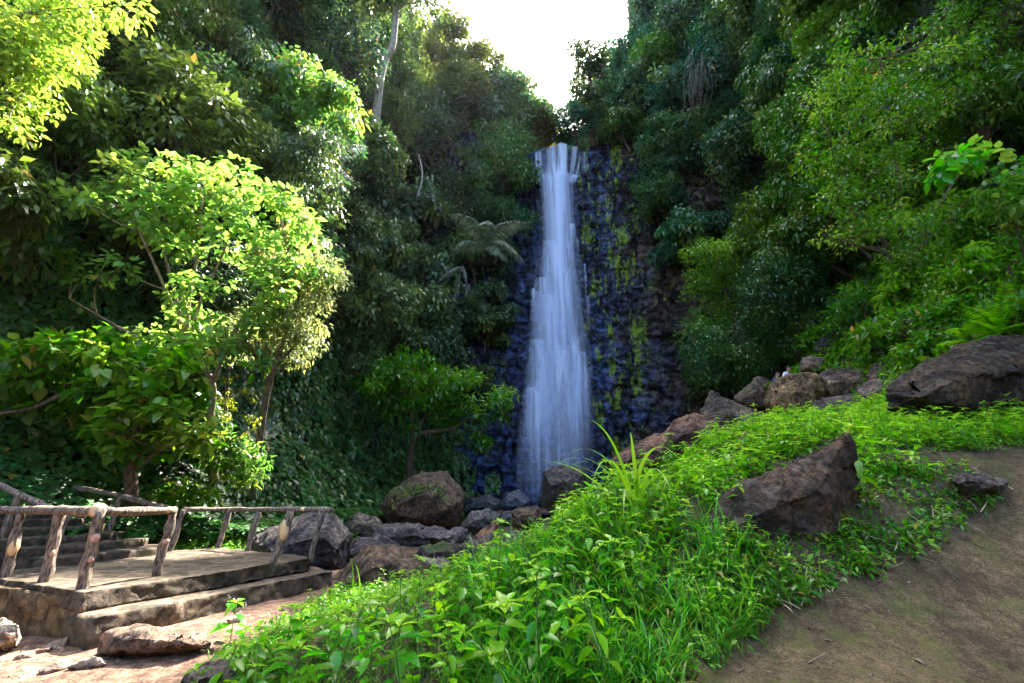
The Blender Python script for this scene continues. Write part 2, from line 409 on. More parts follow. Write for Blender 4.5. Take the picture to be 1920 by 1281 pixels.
def ground_material():
    m, nt, out = new_mat('soil_and_path')
    geo = N(nt, 'ShaderNodeNewGeometry')
    def ns(sc_, d=8, r=.65):
        n = N(nt, 'ShaderNodeTexNoise'); n.inputs['Scale'].default_value = sc_; n.inputs['Detail'].default_value = d; n.inputs['Roughness'].default_value = r
        nt.links.new(geo.outputs['Position'], n.inputs['Vector']); return n.outputs['Fac']
    n1, n2, n3, n4 = ns(.9), ns(7, 10, .75), ns(45, 6, .75), ns(2.2)
    a = ramp(nt, [(.4, (.06, .033, .022)), (.5, (.14, .083, .056)), (.6, (.23, .15, .10))]); nt.links.new(n2, a.inputs[0])        # reddish valley dirt
    b = ramp(nt, [(.36, (.045, .031, .013)), (.5, (.084, .060, .028)), (.64, (.13, .096, .05))]); nt.links.new(n2, b.inputs[0])        # olive brown bank path
    ap = N(nt, 'ShaderNodeAttribute', attribute_name='path'); av = N(nt, 'ShaderNodeAttribute', attribute_name='veg'); ab = N(nt, 'ShaderNodeAttribute', attribute_name='bank')
    c = mixc(nt, ap.outputs['Fac'], a.outputs[0], b.outputs[0])
    big = ramp(nt, [(.40, (.55, .52, .48)), (.6, (1.4, 1.36, 1.3))]); nt.links.new(n1, big.inputs[0]); c = mixc(nt, .8, c, big.outputs[0], 'MULTIPLY')
    sp = ramp(nt, [(.41, (.25, .22, .2)), (.47, (1, 1, 1)), (.55, (1, 1, 1)), (.6, (2.0, 1.85, 1.6))]); nt.links.new(n3, sp.inputs[0]); c = mixc(nt, .8, c, sp.outputs[0], 'MULTIPLY')
    mo = ramp(nt, [(.52, (0, 0, 0)), (.6, (1, 1, 1))]); nt.links.new(n4, mo.inputs[0])
    mo2 = math_n(nt, 'MULTIPLY', mo.outputs[0], math_n(nt, 'MULTIPLY', ap.outputs['Fac'], .45))
    mo3 = math_n(nt, 'MULTIPLY', mo2, math_n(nt, 'MULTIPLY', n3, 1.5), clamp=True)
    c = mixc(nt, mo3, c, (.075, .10, .012))
    c = mixc(nt, math_n(nt, 'MULTIPLY', ab.outputs['Fac'], .7), c, (.05, .04, .02))
    c = mixc(nt, math_n(nt, 'MULTIPLY', av.outputs['Fac'], .9), c, (.028, .03, .018))
    bs = N(nt, 'ShaderNodeBsdfPrincipled'); bs.inputs['Roughness'].default_value = .85; bs.inputs['Specular IOR Level'].default_value = .25
    nt.links.new(c, bs.inputs['Base Color'])
    h = math_n(nt, 'ADD', math_n(nt, 'MULTIPLY', n2, .5), math_n(nt, 'MULTIPLY', n3, .6))
    bp = N(nt, 'ShaderNodeBump'); bp.inputs['Strength'].default_value = .6; bp.inputs['Distance'].default_value = .03
    nt.links.new(h, bp.inputs['Height']); nt.links.new(bp.outputs[0], bs.inputs['Normal'])
    nt.links.new(bs.outputs[0], out.inputs[0]); return m
me = mesh_np('ground', np.stack([xr, yr, Z.ravel()], 1), FQ, ground_material(), True, {'path': pathm, 'veg': veg, 'bank': bankm})
tag(obj('ground', me), 'brown earth of the gorge floor, dirt path and steep valley sides', 'ground', kind='structure')

def on_ground(px, py, tmin=2.5, tmax=60):
    """first meeting of the view ray with the terrain"""
    ts = np.linspace(tmin, tmax, 900); q = np.stack([P(px, py, t) for t in (0, 1)]); d = q[1] - q[0]
    pts = q[0] + d * ts[:, None]
    hit = np.nonzero(pts[:, 2] <= terrain_z(pts[:, 0], pts[:, 1]))[0]
    return pts[hit[0]], ts[hit[0]]

# ------------------------------------------------------------------ cliff behind the fall
def cliff_y(x):
    return 44.6 + .25 * np.sin(x * .9) - 4.2 * sstep(12, 21, x) - 1.3 * sstep(-1.2, -5, x)
def ledge(x, z):
    """blocky basalt relief (towards the viewer = positive)"""
    r = 0
    for bw, bh, amp, sd in ((3.1, 7.5, 1.1, 3), (1.5, 2.6, .75, 11), (.8, .9, .32, 23), (.4, .34, .1, 31)):
        zz = z + .35 * bh * noise3(np.stack([x * .3, z * .1, x * 0 + sd], -1))
        row = np.floor(zz / bh).astype(np.int64)
        off = _h(row, row * 0 + sd, row * 0)
        cx = np.floor(x / bw + off * 7 + .25 * noise3(np.stack([x * .4, z * .5, x * 0 + sd + 5], -1))).astype(np.int64)
        r = r + amp * (_h(cx, row, cx * 0 + sd) - .5)
    r = r + .22 * fbm(np.stack([x * .9, z * .9, x * 0], -1), 4)
    return r
cx_ = np.linspace(-9, 24, 260); cz_ = np.linspace(-.6, 43.2, 330)
CX, CZ = np.meshgrid(cx_, cz_)
def cliff_top(x): return 42.4 + np.clip(.5 - x, 0, 10) * 1.1 + np.clip(x - 8, 0, 16) * .35 + .5 * fbm(np.stack([x * .5, x * 0, x * 0 + 3], -1), 3)
def cliff_pt(x, z):
    prof = np.interp(z, [0, 6, 9, 20, 27, 36, 38, 44], [.9, .8, .35, .55, .1, .0, -.5, -.7])      # slight overhang at the foot, set back at the top
    zone = np.exp(-((x - 3.6) / 3.4) ** 2)
    return cliff_y(x) + prof * (1 + .0 * zone) - ledge(x, z)
ct = cliff_top(cx_); CZ2 = -.6 + (CZ + .6) / 43.8 * (ct[None, :] + .6)
CY = cliff_pt(CX, CZ2)
rows = [np.stack([CX, CY, CZ2], -1)]
for k, (dy, dz) in enumerate(((.5, .25), (1.6, .45), (3.4, .5), (6, .2))):
    rows.append(np.stack([cx_, CY[-1] + dy, ct + dz + .2 * fbm(np.stack([cx_, cx_ * 0 + k, cx_ * 0], -1), 3)], -1)[None])
CV = np.concatenate(rows, 0); cn, cm = CV.shape[:2]
ci = np.arange(cn * cm).reshape(cn, cm)
CF = np.stack([ci[:-1, :-1], ci[:-1, 1:], ci[1:, 1:], ci[1:, :-1]], -1).reshape(-1, 4)
def cliff_material():
    m, nt, out = new_mat('wet_basalt')
    geo = N(nt, 'ShaderNodeNewGeometry'); sp = N(nt, 'ShaderNodeSeparateXYZ'); nt.links.new(geo.outputs['Position'], sp.inputs[0])
    def ns(sc_, vec=(1, 1, 1), d=8, r=.65):
        mp = N(nt, 'ShaderNodeMapping'); mp.inputs['Scale'].default_value = vec; nt.links.new(geo.outputs['Position'], mp.inputs[0])
        n = N(nt, 'ShaderNodeTexNoise'); n.inputs['Scale'].default_value = sc_; n.inputs['Detail'].default_value = d; n.inputs['Roughness'].default_value = r
        nt.links.new(mp.outputs[0], n.inputs['Vector']); return n.outputs['Fac']
    n1, n2, n3, n4 = ns(.35), ns(1.3, (1, 1, 1.5), 7, .55), ns(.8, (1, .3, .3), 7, .72), ns(2.6, (1.2, 1, .5), 8, .75)
    a = ramp(nt, [(.38, (.0015, .0025, .008)), (.5, (.0065, .0125, .036)), (.63, (.026, .044, .11))]); nt.links.new(n2, a.inputs[0])  # navy tint paints the blue skylight into the rock colour
    b = ramp(nt, [(.38, (.004, .0026, .002)), (.5, (.021, .0135, .0105)), (.63, (.06, .041, .033))]); nt.links.new(n2, b.inputs[0])
    def vor(sx_, sz_, feat):
        mp = N(nt, 'ShaderNodeMapping'); mp.inputs['Scale'].default_value = (sx_, .25, sz_)
        wv = mixc(nt, .55, geo.outputs['Position'], nz_.outputs['Color'], 'ADD'); nt.links.new(wv, mp.inputs[0])
        v = N(nt, 'ShaderNodeTexVoronoi', feature=feat); v.inputs['Scale'].default_value = 1.0; nt.links.new(mp.outputs[0], v.inputs['Vector']); return v
    nz_ = N(nt, 'ShaderNodeTexNoise'); nz_.inputs['Scale'].default_value = 1.4; nz_.inputs['Detail'].default_value = 5; nt.links.new(geo.outputs['Position'], nz_.inputs['Vector'])
    va, vb, ve, vf = vor(.5, .13, 'F1'), vor(1.1, .5, 'F1'), vor(.5, .13, 'DISTANCE_TO_EDGE'), vor(1.1, .5, 'DISTANCE_TO_EDGE')
    def chan(v):
        q_ = N(nt, 'ShaderNodeSeparateColor'); nt.links.new(v.outputs['Color'], q_.inputs[0]); return q_.outputs[0]
    tone = math_n(nt, 'MULTIPLY', math_n(nt, 'MULTIPLY_ADD', chan(va), 1.5, .4), math_n(nt, 'MULTIPLY_ADD', chan(vb), .6, .8))
    crk = ramp(nt, [(.0, (.12, .12, .12)), (.025, (.4, .4, .4)), (.06, (1, 1, 1))]); nt.links.new(math_n(nt, 'ADD', math_n(nt, 'MINIMUM', ve.outputs['Distance'], math_n(nt, 'MULTIPLY_ADD', vf.outputs['Distance'], 1.2, .025)), math_n(nt, 'MULTIPLY', math_n(nt, 'SUBTRACT', n2, .46), .5)), crk.inputs[0])
    tone = math_n(nt, 'MULTIPLY', tone, crk.outputs[0])
    br = math_n(nt, 'ADD', math_n(nt, 'MULTIPLY', math_n(nt, 'SUBTRACT', sp.outputs[0], 11.5), .16), math_n(nt, 'MULTIPLY', math_n(nt, 'SUBTRACT', n1, .42), 3.6), clamp=True)
    c = mixc(nt, br, a.outputs[0], b.outputs[0])
    tn = N(nt, 'ShaderNodeCombineColor'); [nt.links.new(tone, tn.inputs[i_]) for i_ in range(3)]
    c = mixc(nt, 1, c, tn.outputs[0], 'MULTIPLY')
    # moss in vertical streaks, right of the water and a little on its left
    xr_ = ramp(nt, [(0, (.0, .0, .0)), (.16, (.28, .28, .28)), (.3, (0, 0, 0)), (.46, (.08, .08, .08)), (.56, (.5, .5, .5)), (.74, (.62, .62, .62)), (.9, (.25, .25, .25))])
    nt.links.new(math_n(nt, 'MULTIPLY', math_n(nt, 'ADD', sp.outputs[0], 6), .04), xr_.inputs[0])
    mf = math_n(nt, 'ADD', n3, math_n(nt, 'MULTIPLY', n4, .45)); mf = math_n(nt, 'ADD', mf, math_n(nt, 'MULTIPLY', xr_.outputs[0], .3))
    mr = ramp(nt, [(.925, (0, 0, 0)), (.965, (1, 1, 1))]); nt.links.new(mf, mr.inputs[0])
    mc = ramp(nt, [(.4, (.05, .085, .008)), (.58, (.17, .27, .014))]); nt.links.new(n2, mc.inputs[0])
    c = mixc(nt, math_n(nt, 'MULTIPLY', mr.outputs[0], .85), c, mc.outputs[0])
    bs = N(nt, 'ShaderNodeBsdfPrincipled'); nt.links.new(c, bs.inputs['Base Color'])
    rr = ramp(nt, [(.4, (.38, .38, .38)), (.65, (.75, .75, .75))]); nt.links.new(n1, rr.inputs[0]); nt.links.new(rr.outputs[0], bs.inputs['Roughness']); bs.inputs['Specular IOR Level'].default_value = .16
    bp = N(nt, 'ShaderNodeBump'); bp.inputs['Strength'].default_value = .8; bp.inputs['Distance'].default_value = .10
    nt.links.new(math_n(nt, 'ADD', math_n(nt, 'ADD', n2, math_n(nt, 'MULTIPLY', n4, .5)), math_n(nt, 'MULTIPLY', crk.outputs[0], .8)), bp.inputs['Height']); nt.links.new(bp.outputs[0], bs.inputs['Normal'])
    nt.links.new(bs.outputs[0], out.inputs[0]); return m
tag(obj('cliff', mesh_np('cliff', CV.reshape(-1, 3), CF, cliff_material())), 'dark wet basalt cliff with moss streaks behind the waterfall', 'cliff', kind='structure')

# ------------------------------------------------------------------ waterfall
def water_material(name, dens, edge):
    m, nt, out = new_mat(name)
    uv = N(nt, 'ShaderNodeAttribute', attribute_name='u'); vv = N(nt, 'ShaderNodeAttribute', attribute_name='v'); fd = N(nt, 'ShaderNodeAttribute', attribute_name='body')
    geo = N(nt, 'ShaderNodeNewGeometry')
    mp = N(nt, 'ShaderNodeMapping'); mp.inputs['Scale'].default_value = (1, .3, .045); nt.links.new(geo.outputs['Position'], mp.inputs[0])
    n = N(nt, 'ShaderNodeTexNoise'); n.inputs['Scale'].default_value = 2.6; n.inputs['Detail'].default_value = 5; n.inputs['Roughness'].default_value = .6
    nt.links.new(mp.outputs[0], n.inputs['Vector'])
    st = ramp(nt, [(.4, (.42, .42, .42)), (.6, (1.15, 1.15, 1.15))]); nt.links.new(n.outputs['Fac'], st.inputs[0])
    a = math_n(nt, 'MULTIPLY', st.outputs[0], math_n(nt, 'MULTIPLY', fd.outputs['Fac'], dens), clamp=True)
    ed = math_n(nt, 'ABSOLUTE', math_n(nt, 'MULTIPLY_ADD', uv.outputs['Fac'], 2, -1))
    er = ramp(nt, [(edge, (1, 1, 1)), (1.0, (0, 0, 0))], 'EASE' if edge else 'B_SPLINE'); nt.links.new(ed, er.inputs[0])
    a = math_n(nt, 'MULTIPLY', a, er.outputs[0])
    d = N(nt, 'ShaderNodeBsdfPrincipled'); d.inputs['Base Color'].default_value = (.66, .76, 1.0, 1); d.inputs['Roughness'].default_value = .5  # blue cast of the skylight is put into the water colour
    t = N(nt, 'ShaderNodeBsdfTranslucent'); t.inputs['Color'].default_value = (.66, .76, 1.0, 1)
    m1 = N(nt, 'ShaderNodeMixShader'); m1.inputs[0].default_value = .3; nt.links.new(d.outputs[0], m1.inputs[1]); nt.links.new(t.outputs[0], m1.inputs[2])
    tr = N(nt, 'ShaderNodeBsdfTransparent'); m2 = N(nt, 'ShaderNodeMixShader')
    nt.links.new(a, m2.inputs[0]); nt.links.new(tr.outputs[0], m2.inputs[1]); nt.links.new(m1.outputs[0], m2.inputs[2]); nt.links.new(m2.outputs[0], out.inputs[0])
    return m
M_water = water_material('white_water', 1.55, .0)
M_veil = water_material('thin_water', .85, .0); M_lip = water_material('lip_water', 1.0, .85)
fall = thing('waterfall', 'tall white silky waterfall dropping down the dark rock face', 'waterfall')
def water_sheet(name, rows, mat, bulge=.35, out0=.25, ns_=28, sub=8, fade=(.0, .0), rough=.0, dome_k=0, prof=None, rim=None):
    """rows: (py, pxL, pxR, body) from the lip down; the sheet arches out from the rock between its edges"""
    rows = np.array(rows, float); k = np.arange(len(rows)); kk = np.linspace(0, len(rows) - 1, (len(rows) - 1) * sub + 1)
    R_ = np.stack([np.interp(kk, k, rows[:, c]) for c in range(4)], 1)
    n = len(R_); u = np.linspace(0, 1, ns_); V = np.zeros((n, ns_, 3)); body = np.zeros((n, ns_))
    for i in range(n):
        f = i / (n - 1)
        y0 = 44.2
        a = PY(R_[i, 1], R_[i, 0], y0); b = PY(R_[i, 2], R_[i, 0], y0)
        pts = a + (b - a) * u[:, None]
        arch = np.sin(np.pi * np.clip(u, .0, 1)) ** .7
        o = out0 + bulge * arch * (1 - math.exp(-f * 9)) + .25 * f
        rel = rough * fbm(np.stack([pts[:, 0] * 2.2, pts[:, 2] * .08, pts[:, 0] * 0 + 5], -1), 3)
        pts[:, 1] = np.minimum(cliff_y(pts[:, 0]) + .0, y0 + .4) - .75 - o - rel
        V[i] = pts
        fd = 1.0
        if fade[0] > 0: fd *= min(1, f / fade[0])
        if fade[1] > 0: fd *= min(1, (1 - f) / fade[1])
        dome = np.clip((f - dome_k * (2 * u - 1) ** 2) / .12, 0, 1) if dome_k else 1.0
        pk = 1.0
        if prof: pk = sum(np.interp(u, *zip(*pr_)) * max(0, 1 - abs(f * (len(prof) - 1) - j_)) for j_, pr_ in enumerate(prof))
        if rim: pk = pk * np.clip((R_[i, 0] - np.interp(u, *zip(*rim))) / 3.5, 0, 1)
        body[i] = R_[i, 3] * fd * dome * pk
    idx = np.arange(n * ns_).reshape(n, ns_)
    F = np.stack([idx[:-1, :-1], idx[:-1, 1:], idx[1:, 1:], idx[1:, :-1]], -1).reshape(-1, 4)
    uu = np.tile(u, n); vv = np.repeat(np.linspace(0, 1, n), ns_)
    return obj(name, mesh_np(name, V.reshape(-1, 3), F, mat, True, {'u': uu, 'v': vv, 'body': body.ravel()}), fall)
# broad veil of spray behind everything
water_sheet('spray_veil', [(330, 1002, 1082, .3), (450, 1010, 1084, .45), (560, 996, 1094, .5), (660, 985, 1108, .55), (800, 970, 1116, .4), (955, 962, 1112, .3)], M_veil, .3, .1, fade=(.1, .1))
# the lip: strands with dark rock showing between them, gathering on the first ledge
LIP = [[(0, .1), (.04, .6), (.11, .55), (.15, .04), (.24, .04), (.29, .75), (.40, .8), (.44, .08), (.48, .1), (.53, .9), (.60, 1.2), (.65, 1.0), (.69, .08), (.74, .03), (.78, .65), (.85, .6), (.88, .02), (.91, .02), (.94, .5), (.97, .4), (1, .05)],
       [(0, .1), (.05, .7), (.15, .7), (.21, .15), (.28, .4), (.33, .9), (.43, .9), (.47, .3), (.52, .9), (.60, 1.15), (.66, .8), (.70, .15), (.75, .08), (.79, .6), (.85, .4), (.88, .04), (.91, .04), (.94, .45), (1, .05)],
       [(0, .15), (.10, .45), (.22, .7), (.36, 1.2), (.5, 1.4), (.62, 1.2), (.70, .6), (.76, .25), (.82, .45), (.88, .1), (.94, .35), (1, .1)]]
RIM = [(0, 292), (.12, 289), (.2, 285), (.42, 282), (.5, 277), (.66, 276), (.74, 279), (.86, 279), (.9, 290), (1, 287)]
water_sheet('lip_curtain', [(272, 998, 1094, 1.0), (286, 998, 1094, 1.0), (312, 1000, 1090, 1.0), (338, 1004, 1084, 1.1), (354, 1008, 1078, .8)], M_lip, .12, .15, 60, 8, fade=(0, .2), prof=LIP, rough=.15, rim=RIM)
water_sheet('side_strand', [(286, 1088, 1100, .5), (310, 1088, 1101, .7), (336, 1087, 1102, .5)], M_veil, .1, .15, 12, fade=(.1, .3))
# main column
water_sheet('column', [(330, 1008, 1078, .8), (344, 1010, 1074, 1.3), (400, 1016, 1074, 1.2), (450, 1018, 1076, 1.0), (520, 1010, 1082, .7), (600, 1000, 1092, .55), (680, 990, 1102, .42), (760, 976, 1108, .36), (850, 970, 1110, .3), (950, 966, 1108, .28)], M_water, .5, .3, 48, fade=(.015, .03), rough=.25)
water_sheet('column', [(338, 1016, 1068, 1.0), (450, 1022, 1070, 1.1), (520, 1020, 1074, .9), (640, 1016, 1080, .7), (760, 1010, 1086, .4)], M_water, .6, .4, 24, fade=(.03, .3), rough=.1)
water_sheet('side_trickle', [(334, 1060, 1090, .6), (345, 1058, 1080, .6), (356, 1056, 1074, .4)], M_water, .1, .3, 12, fade=(.1, .3))
for (cx, y0, w0, y1, w1, b) in ((1041, 456, 46, 640, 70, .8), (1056, 443, 30, 600, 52, .7), (1058, 509, 40, 690, 56, .75), (1030, 557, 52, 740, 66, .85), (1018, 526, 34, 640, 48, .4), (1006, 550, 26, 690, 34, .16),
                                (1016, 657, 42, 890, 60, .75), (1048, 651, 64, 880, 84, .8), (1074, 634, 34, 800, 44, .65), (1082, 660, 36, 880, 46, .65), (1006, 726, 50, 940, 66, .85), (1062, 703, 34, 940, 48, .7), (1078, 688, 38, 930, 48, .6),
                                (1000, 719, 32, 920, 44, .2), (1022, 688, 34, 920, 48, .55), (992, 785, 32, 940, 44, .2), (1000, 546, 12, 660, 14, .5), (1092, 690, 22, 880, 30, .45), (1041, 600, 46, 780, 64, .55), (1070, 428, 16, 480, 22, .5), (1100, 560, 7, 650, 8, .45), (1094, 500, 6, 570, 7, .4), (1080, 455, 9, 510, 9, .4), (1096, 520, 5, 600, 5, .35), (1010, 640, 36, 760, 50, .45), (1034, 740, 40, 930, 56, .5)):
    rows_ = [(y0 + (y1 - y0) * q, cx - (w0 + (w1 - w0) * q) / 2, cx + (w0 + (w1 - w0) * q) / 2, b * (1.2 - .7 * q) * (1 if w0 > 14 else .55)) for q in (0, .04, .1, .2, .4, .7, 1)]
    water_sheet('cascade', rows_, M_water, .3 * w0 / 30, .5 + .12 * random.random(), 16, 6, fade=(.0, .5), dome_k=.13)

# ------------------------------------------------------------------ boulders
def refine(bm, thr, it=7):
    bmesh.ops.triangulate(bm, faces=bm.faces[:])
    for _ in range(it):
        lg = [e for e in bm.edges if e.calc_length() > thr]
        if not lg: break
        bmesh.ops.subdivide_edges(bm, edges=lg, cuts=1)
        bmesh.ops.triangulate(bm, faces=[f for f in bm.faces if len(f.verts) > 3])
def bm_arrays(bm):
    bm.verts.ensure_lookup_table()
    V = np.array([v.co[:] for v in bm.verts]); F = np.array([[v.index for v in f.verts] for f in bm.faces])
    return V, F
def vnormals(V, F):
    n = np.zeros_like(V); fn = np.cross(V[F[:, 1]] - V[F[:, 0]], V[F[:, 2]] - V[F[:, 0]])
    for k in range(3): np.add.at(n, F[:, k], fn)
    return nrmz(n)
def hull_rock(name, pts, res, seed, rough, mat, smooth_it=1):
    res = res * 1.35; rough = rough * 1.25
    bm = bmesh.new()
    for p in pts: bm.verts.new(p)
    r = bmesh.ops.convex_hull(bm, input=bm.verts)
    bmesh.ops.delete(bm, geom=[g for g in set(r['geom_interior']) | set(r['geom_unused']) if isinstance(g, bmesh.types.BMVert)], context='VERTS')
    size = max((max(v.co[i] for v in bm.verts) - min(v.co[i] for v in bm.verts)) for i in range(3))
    refine(bm, size / res)
    for _ in range(smooth_it): bmesh.ops.smooth_vert(bm, verts=bm.verts, factor=.5, use_axis_x=True, use_axis_y=True, use_axis_z=True)
    bmesh.ops.recalc_face_normals(bm, faces=bm.faces)
    bm.verts.index_update(); V, F = bm_arrays(bm); bm.free()
    nn = vnormals(V, F); q = V / size * 3 + seed * 3.1
    cell = np.floor(q * 1.15 + .35 * fbm(q * 2, 3)[:, None]).astype(np.int64)
    d = fbm(q, 6, .6) * 1.0 - .8 * np.abs(fbm(q * 1.7 + 9, 4)) + .35 * fbm(q * 5, 3) + .9 * (_h(cell[:, 0], cell[:, 1], cell[:, 2]) - .5)
    V = V + nn * (d * rough * size)[:, None]
    c = V.mean(0); c[2] = V[:, 2].min()
    o = obj(name, mesh_np(name, V - c, F, mat, True), None, c)
    return o
def rock(label, sil, t, depth, seed, color=(.16, .125, .1), mat=None, res=26, rough=.035, group=None, lean=.3):
    sil = np.array(sil, float); c = sil.mean(0); pts = []
    for (px, py) in sil:
        pts.append(P(px, py, t))
        q = c + (np.array([px, py]) - c) * .62; fy = q[1] + (sil[:, 1].max() - q[1]) * lean
        pts.append(P(q[0], fy, t - depth * .5))
        q = c + (np.array([px, py]) - c) * .7; pts.append(P(q[0], q[1] - (q[1] - sil[:, 1].min()) * .2, t + depth * .5))
    bot = sil[:, 1].max()
    for (px, py) in sil[sil[:, 1] > c[1]]:
        p = P(px, py, t); pts.append(p + np.array([0, 0, -.35 * depth * .5]))
    o = hull_rock('boulder', [Vector(p) for p in pts], res, seed, rough, mat or M_rock)
    o.color = (*color, 1); tag(o, label, 'boulder', group)
    return o
BR = (.11, .07, .042); GR = (.085, .075, .08); DK = (.05, .04, .033); RD = (.14, .072, .045)
rock('huge angular boulder with mossy patches at the foot of the creeper slope', [(708, 945), (730, 915), (790, 880), (838, 884), (876, 932), (860, 968), (800, 985), (722, 985)], 20, 4.2, 1, BR, M_rock_moss, 34, .03)
rock('grey cracked boulder standing right behind the end of the log railing', [(466, 1012), (500, 992), (556, 985), (598, 955), (632, 958), (662, 1000), (655, 1060), (600, 1078), (480, 1068)], 11.5, 2.0, 2, GR, None, 34, .03)
rock('reddish brown sloping boulder between the stone steps and the weeds', [(608, 1102), (640, 1068), (690, 1018), (740, 1014), (800, 1050), (815, 1080), (740, 1112), (640, 1122)], 9.2, 1.6, 3, BR, None, 32, .03)
rock('dark porous rock poking out at the top of the weed bank', [(842, 1045), (868, 1012), (930, 998), (985, 1000), (1005, 1040), (990, 1075), (870, 1085)], 8.3, 1.0, 4, DK, None, 26, .04)
rock('small tilted orange rock on the streambed beside the dark porous rock', [(880, 1020), (908, 990), (934, 972), (938, 1000), (920, 1030), (890, 1040)], 10.5, .5, 5, RD, None, 18, .04)
rock('small brown rock at the weed edge in front of the plunge pool', [(958, 960), (972, 948), (1010, 946), (1018, 972), (1000, 988), (962, 984)], 13, .7, 6, BR, None, 18)
rock('dark block beside the foot of the falling water', [(1014, 930), (1018, 884), (1050, 868), (1098, 876), (1110, 915), (1095, 950), (1030, 952)], 16, 1.2, 7, DK, M_rock_wet, 24)
rock('white streaked wet rock splashed by the foot of the waterfall', [(936, 945), (950, 924), (972, 918), (996, 938), (990, 950), (950, 955)], 30, 1.6, 8, (.10, .12, .17), M_rock_wet, 20)
rock('low reddish rock on the crest left of the tilted slab', [(1138, 868), (1170, 845), (1225, 815), (1260, 810), (1268, 850), (1200, 885), (1150, 890)], 13, 1.6, 9, RD, None, 26)
rock('long red brown rock under the tilted slab', [(1225, 835), (1262, 788), (1300, 768), (1345, 780), (1380, 812), (1340, 850), (1240, 860)], 14.5, 1.6, 10, RD, None, 26)
rock('pointed slab of rock tilted on the crest above the weeds', [(1308, 768), (1334, 734), (1372, 752), (1440, 785), (1450, 812), (1380, 830), (1320, 815)], 17, 1.4, 11, (.13, .095, .065), None, 26)
rock('mossy pyramid shaped boulder beside the two seated people', [(1376, 745), (1392, 728), (1422, 704), (1440, 712), (1450, 745), (1440, 768), (1390, 770)], 20.5, 1.5, 12, BR, M_rock_moss, 24)
rock('rounded golden brown boulder in front of the two seated people', [(1432, 752), (1440, 722), (1462, 706), (1500, 698), (1530, 700), (1552, 722), (1545, 765), (1500, 785), (1445, 778)], 18.5, 2.0, 13, (.2, .125, .055), None, 28)
rock('flat topped rock slab right of the rounded boulder', [(1536, 702), (1552, 692), (1620, 688), (1640, 700), (1628, 735), (1590, 752), (1540, 745)], 18.8, 1.8, 14, (.17, .115, .085), None, 26)
rock('small rounded rock above the flat slab', [(1497, 690), (1503, 672), (1522, 666), (1545, 672), (1552, 692), (1530, 702)], 21, 1.1, 15, (.17, .12, .09), None, 20)
rock('dark rock half buried in the shrubs above the other boulders', [(1526, 655), (1535, 635), (1555, 622), (1575, 630), (1580, 660), (1550, 672)], 22, 1.2, 16, DK, None, 20)
rock('brown rock with plants on top beside the flat slab', [(1622, 705), (1640, 680), (1672, 672), (1700, 684), (1700, 720), (1660, 735)], 16.5, 1.2, 17, (.12, .085, .065), None, 22)
rock('low pinkish rock plate below the flat slab', [(1600, 728), (1640, 712), (1700, 705), (1720, 725), (1690, 755), (1610, 760)], 15.5, 1.4, 18, (.19, .13, .11), None, 22)
rock('jagged low rock among weeds below the rounded boulder', [(1506, 772), (1540, 740), (1590, 735), (1660, 742), (1680, 770), (1620, 795), (1520, 800)], 16, 1.4, 19, (.14, .10, .085), None, 24)
rock('large brown rock outcrop under the ferns at the right edge', [(1660, 735), (1720, 688), (1790, 652), (1860, 632), (1960, 622), (2010, 690), (1990, 770), (1850, 790), (1700, 770)], 11.5, 2.4, 20, (.08, .05, .028), None, 44, .03)
rock('big wedge shaped rock rising out of the weeds beside the dirt path', [(1235, 1040), (1290, 985), (1345, 942), (1420, 893), (1510, 848), (1590, 812), (1608, 850), (1622, 925), (1640, 1010), (1560, 1080), (1400, 1110), (1260, 1090)], 6.9, .95, 21, (.088, .054, .028), None, 64, .028, lean=.2)
rock('low grey stone half sunk in the dirt path', [(1775, 898), (1800, 882), (1840, 886), (1895, 905), (1880, 922), (1800, 920)], 7.4, .6, 22, (.13, .10, .085), None, 22)
rock('pale sunlit rock at the lower left corner', [(-30, 1215), (-25, 1175), (5, 1158), (38, 1172), (40, 1195), (15, 1218)], 5.1, .5, 23, (.42, .36, .3), None, 24)
rock('long low brown rock lying on the dirt in front of the steps', [(182, 1215), (200, 1186), (250, 1178), (310, 1184), (375, 1190), (398, 1204), (340, 1216), (230, 1222)], 4.9, .4, 24, (.2, .135, .095), None, 32, .03)
rock('dark rock half hidden by leaves at the bottom of the frame', [(330, 1290), (350, 1258), (385, 1240), (430, 1232), (450, 1280), (400, 1310)], 4.2, .4, 25, DK, None, 22)
bed = [('flat grey ledge of bedrock below the huge angular boulder', [(660, 1018), (700, 985), (790, 978), (880, 990), (890, 1015), (800, 1030), (690, 1034)], 16, 2.2, GR),
       ('grey streambed rock between the cracked boulder and the ledge', [(640, 1035), (668, 1008), (720, 1002), (750, 1022), (730, 1052), (655, 1058)], 13, 1.2, GR),
       ('dark mossy streambed rock beside the small orange rock', [(770, 1052), (790, 1024), (830, 1012), (880, 1022), (885, 1050), (820, 1062)], 12, 1.1, DK),
       ('wet rock at the pool edge right of the huge angular boulder', [(862, 985), (880, 960), (915, 952), (940, 962), (935, 985), (890, 995)], 19, 1.3, (.09, .085, .09)),
       ('low wet rock at the pool edge under the falls', [(930, 975), (945, 958), (985, 955), (990, 975), (960, 985)], 22, 1.0, (.09, .09, .1)),
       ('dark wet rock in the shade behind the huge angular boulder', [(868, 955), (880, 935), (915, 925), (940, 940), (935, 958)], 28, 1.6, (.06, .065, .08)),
       ('flat streambed rock at the foot of the weed bank', [(740, 1062), (765, 1045), (830, 1042), (860, 1060), (820, 1078), (750, 1078)], 10.5, .9, (.14, .12, .11)),
       ('brown rock behind the cracked grey boulder', [(640, 985), (668, 962), (705, 965), (722, 990), (700, 1010), (650, 1008)], 16, 1.2, (.11, .09, .075))]
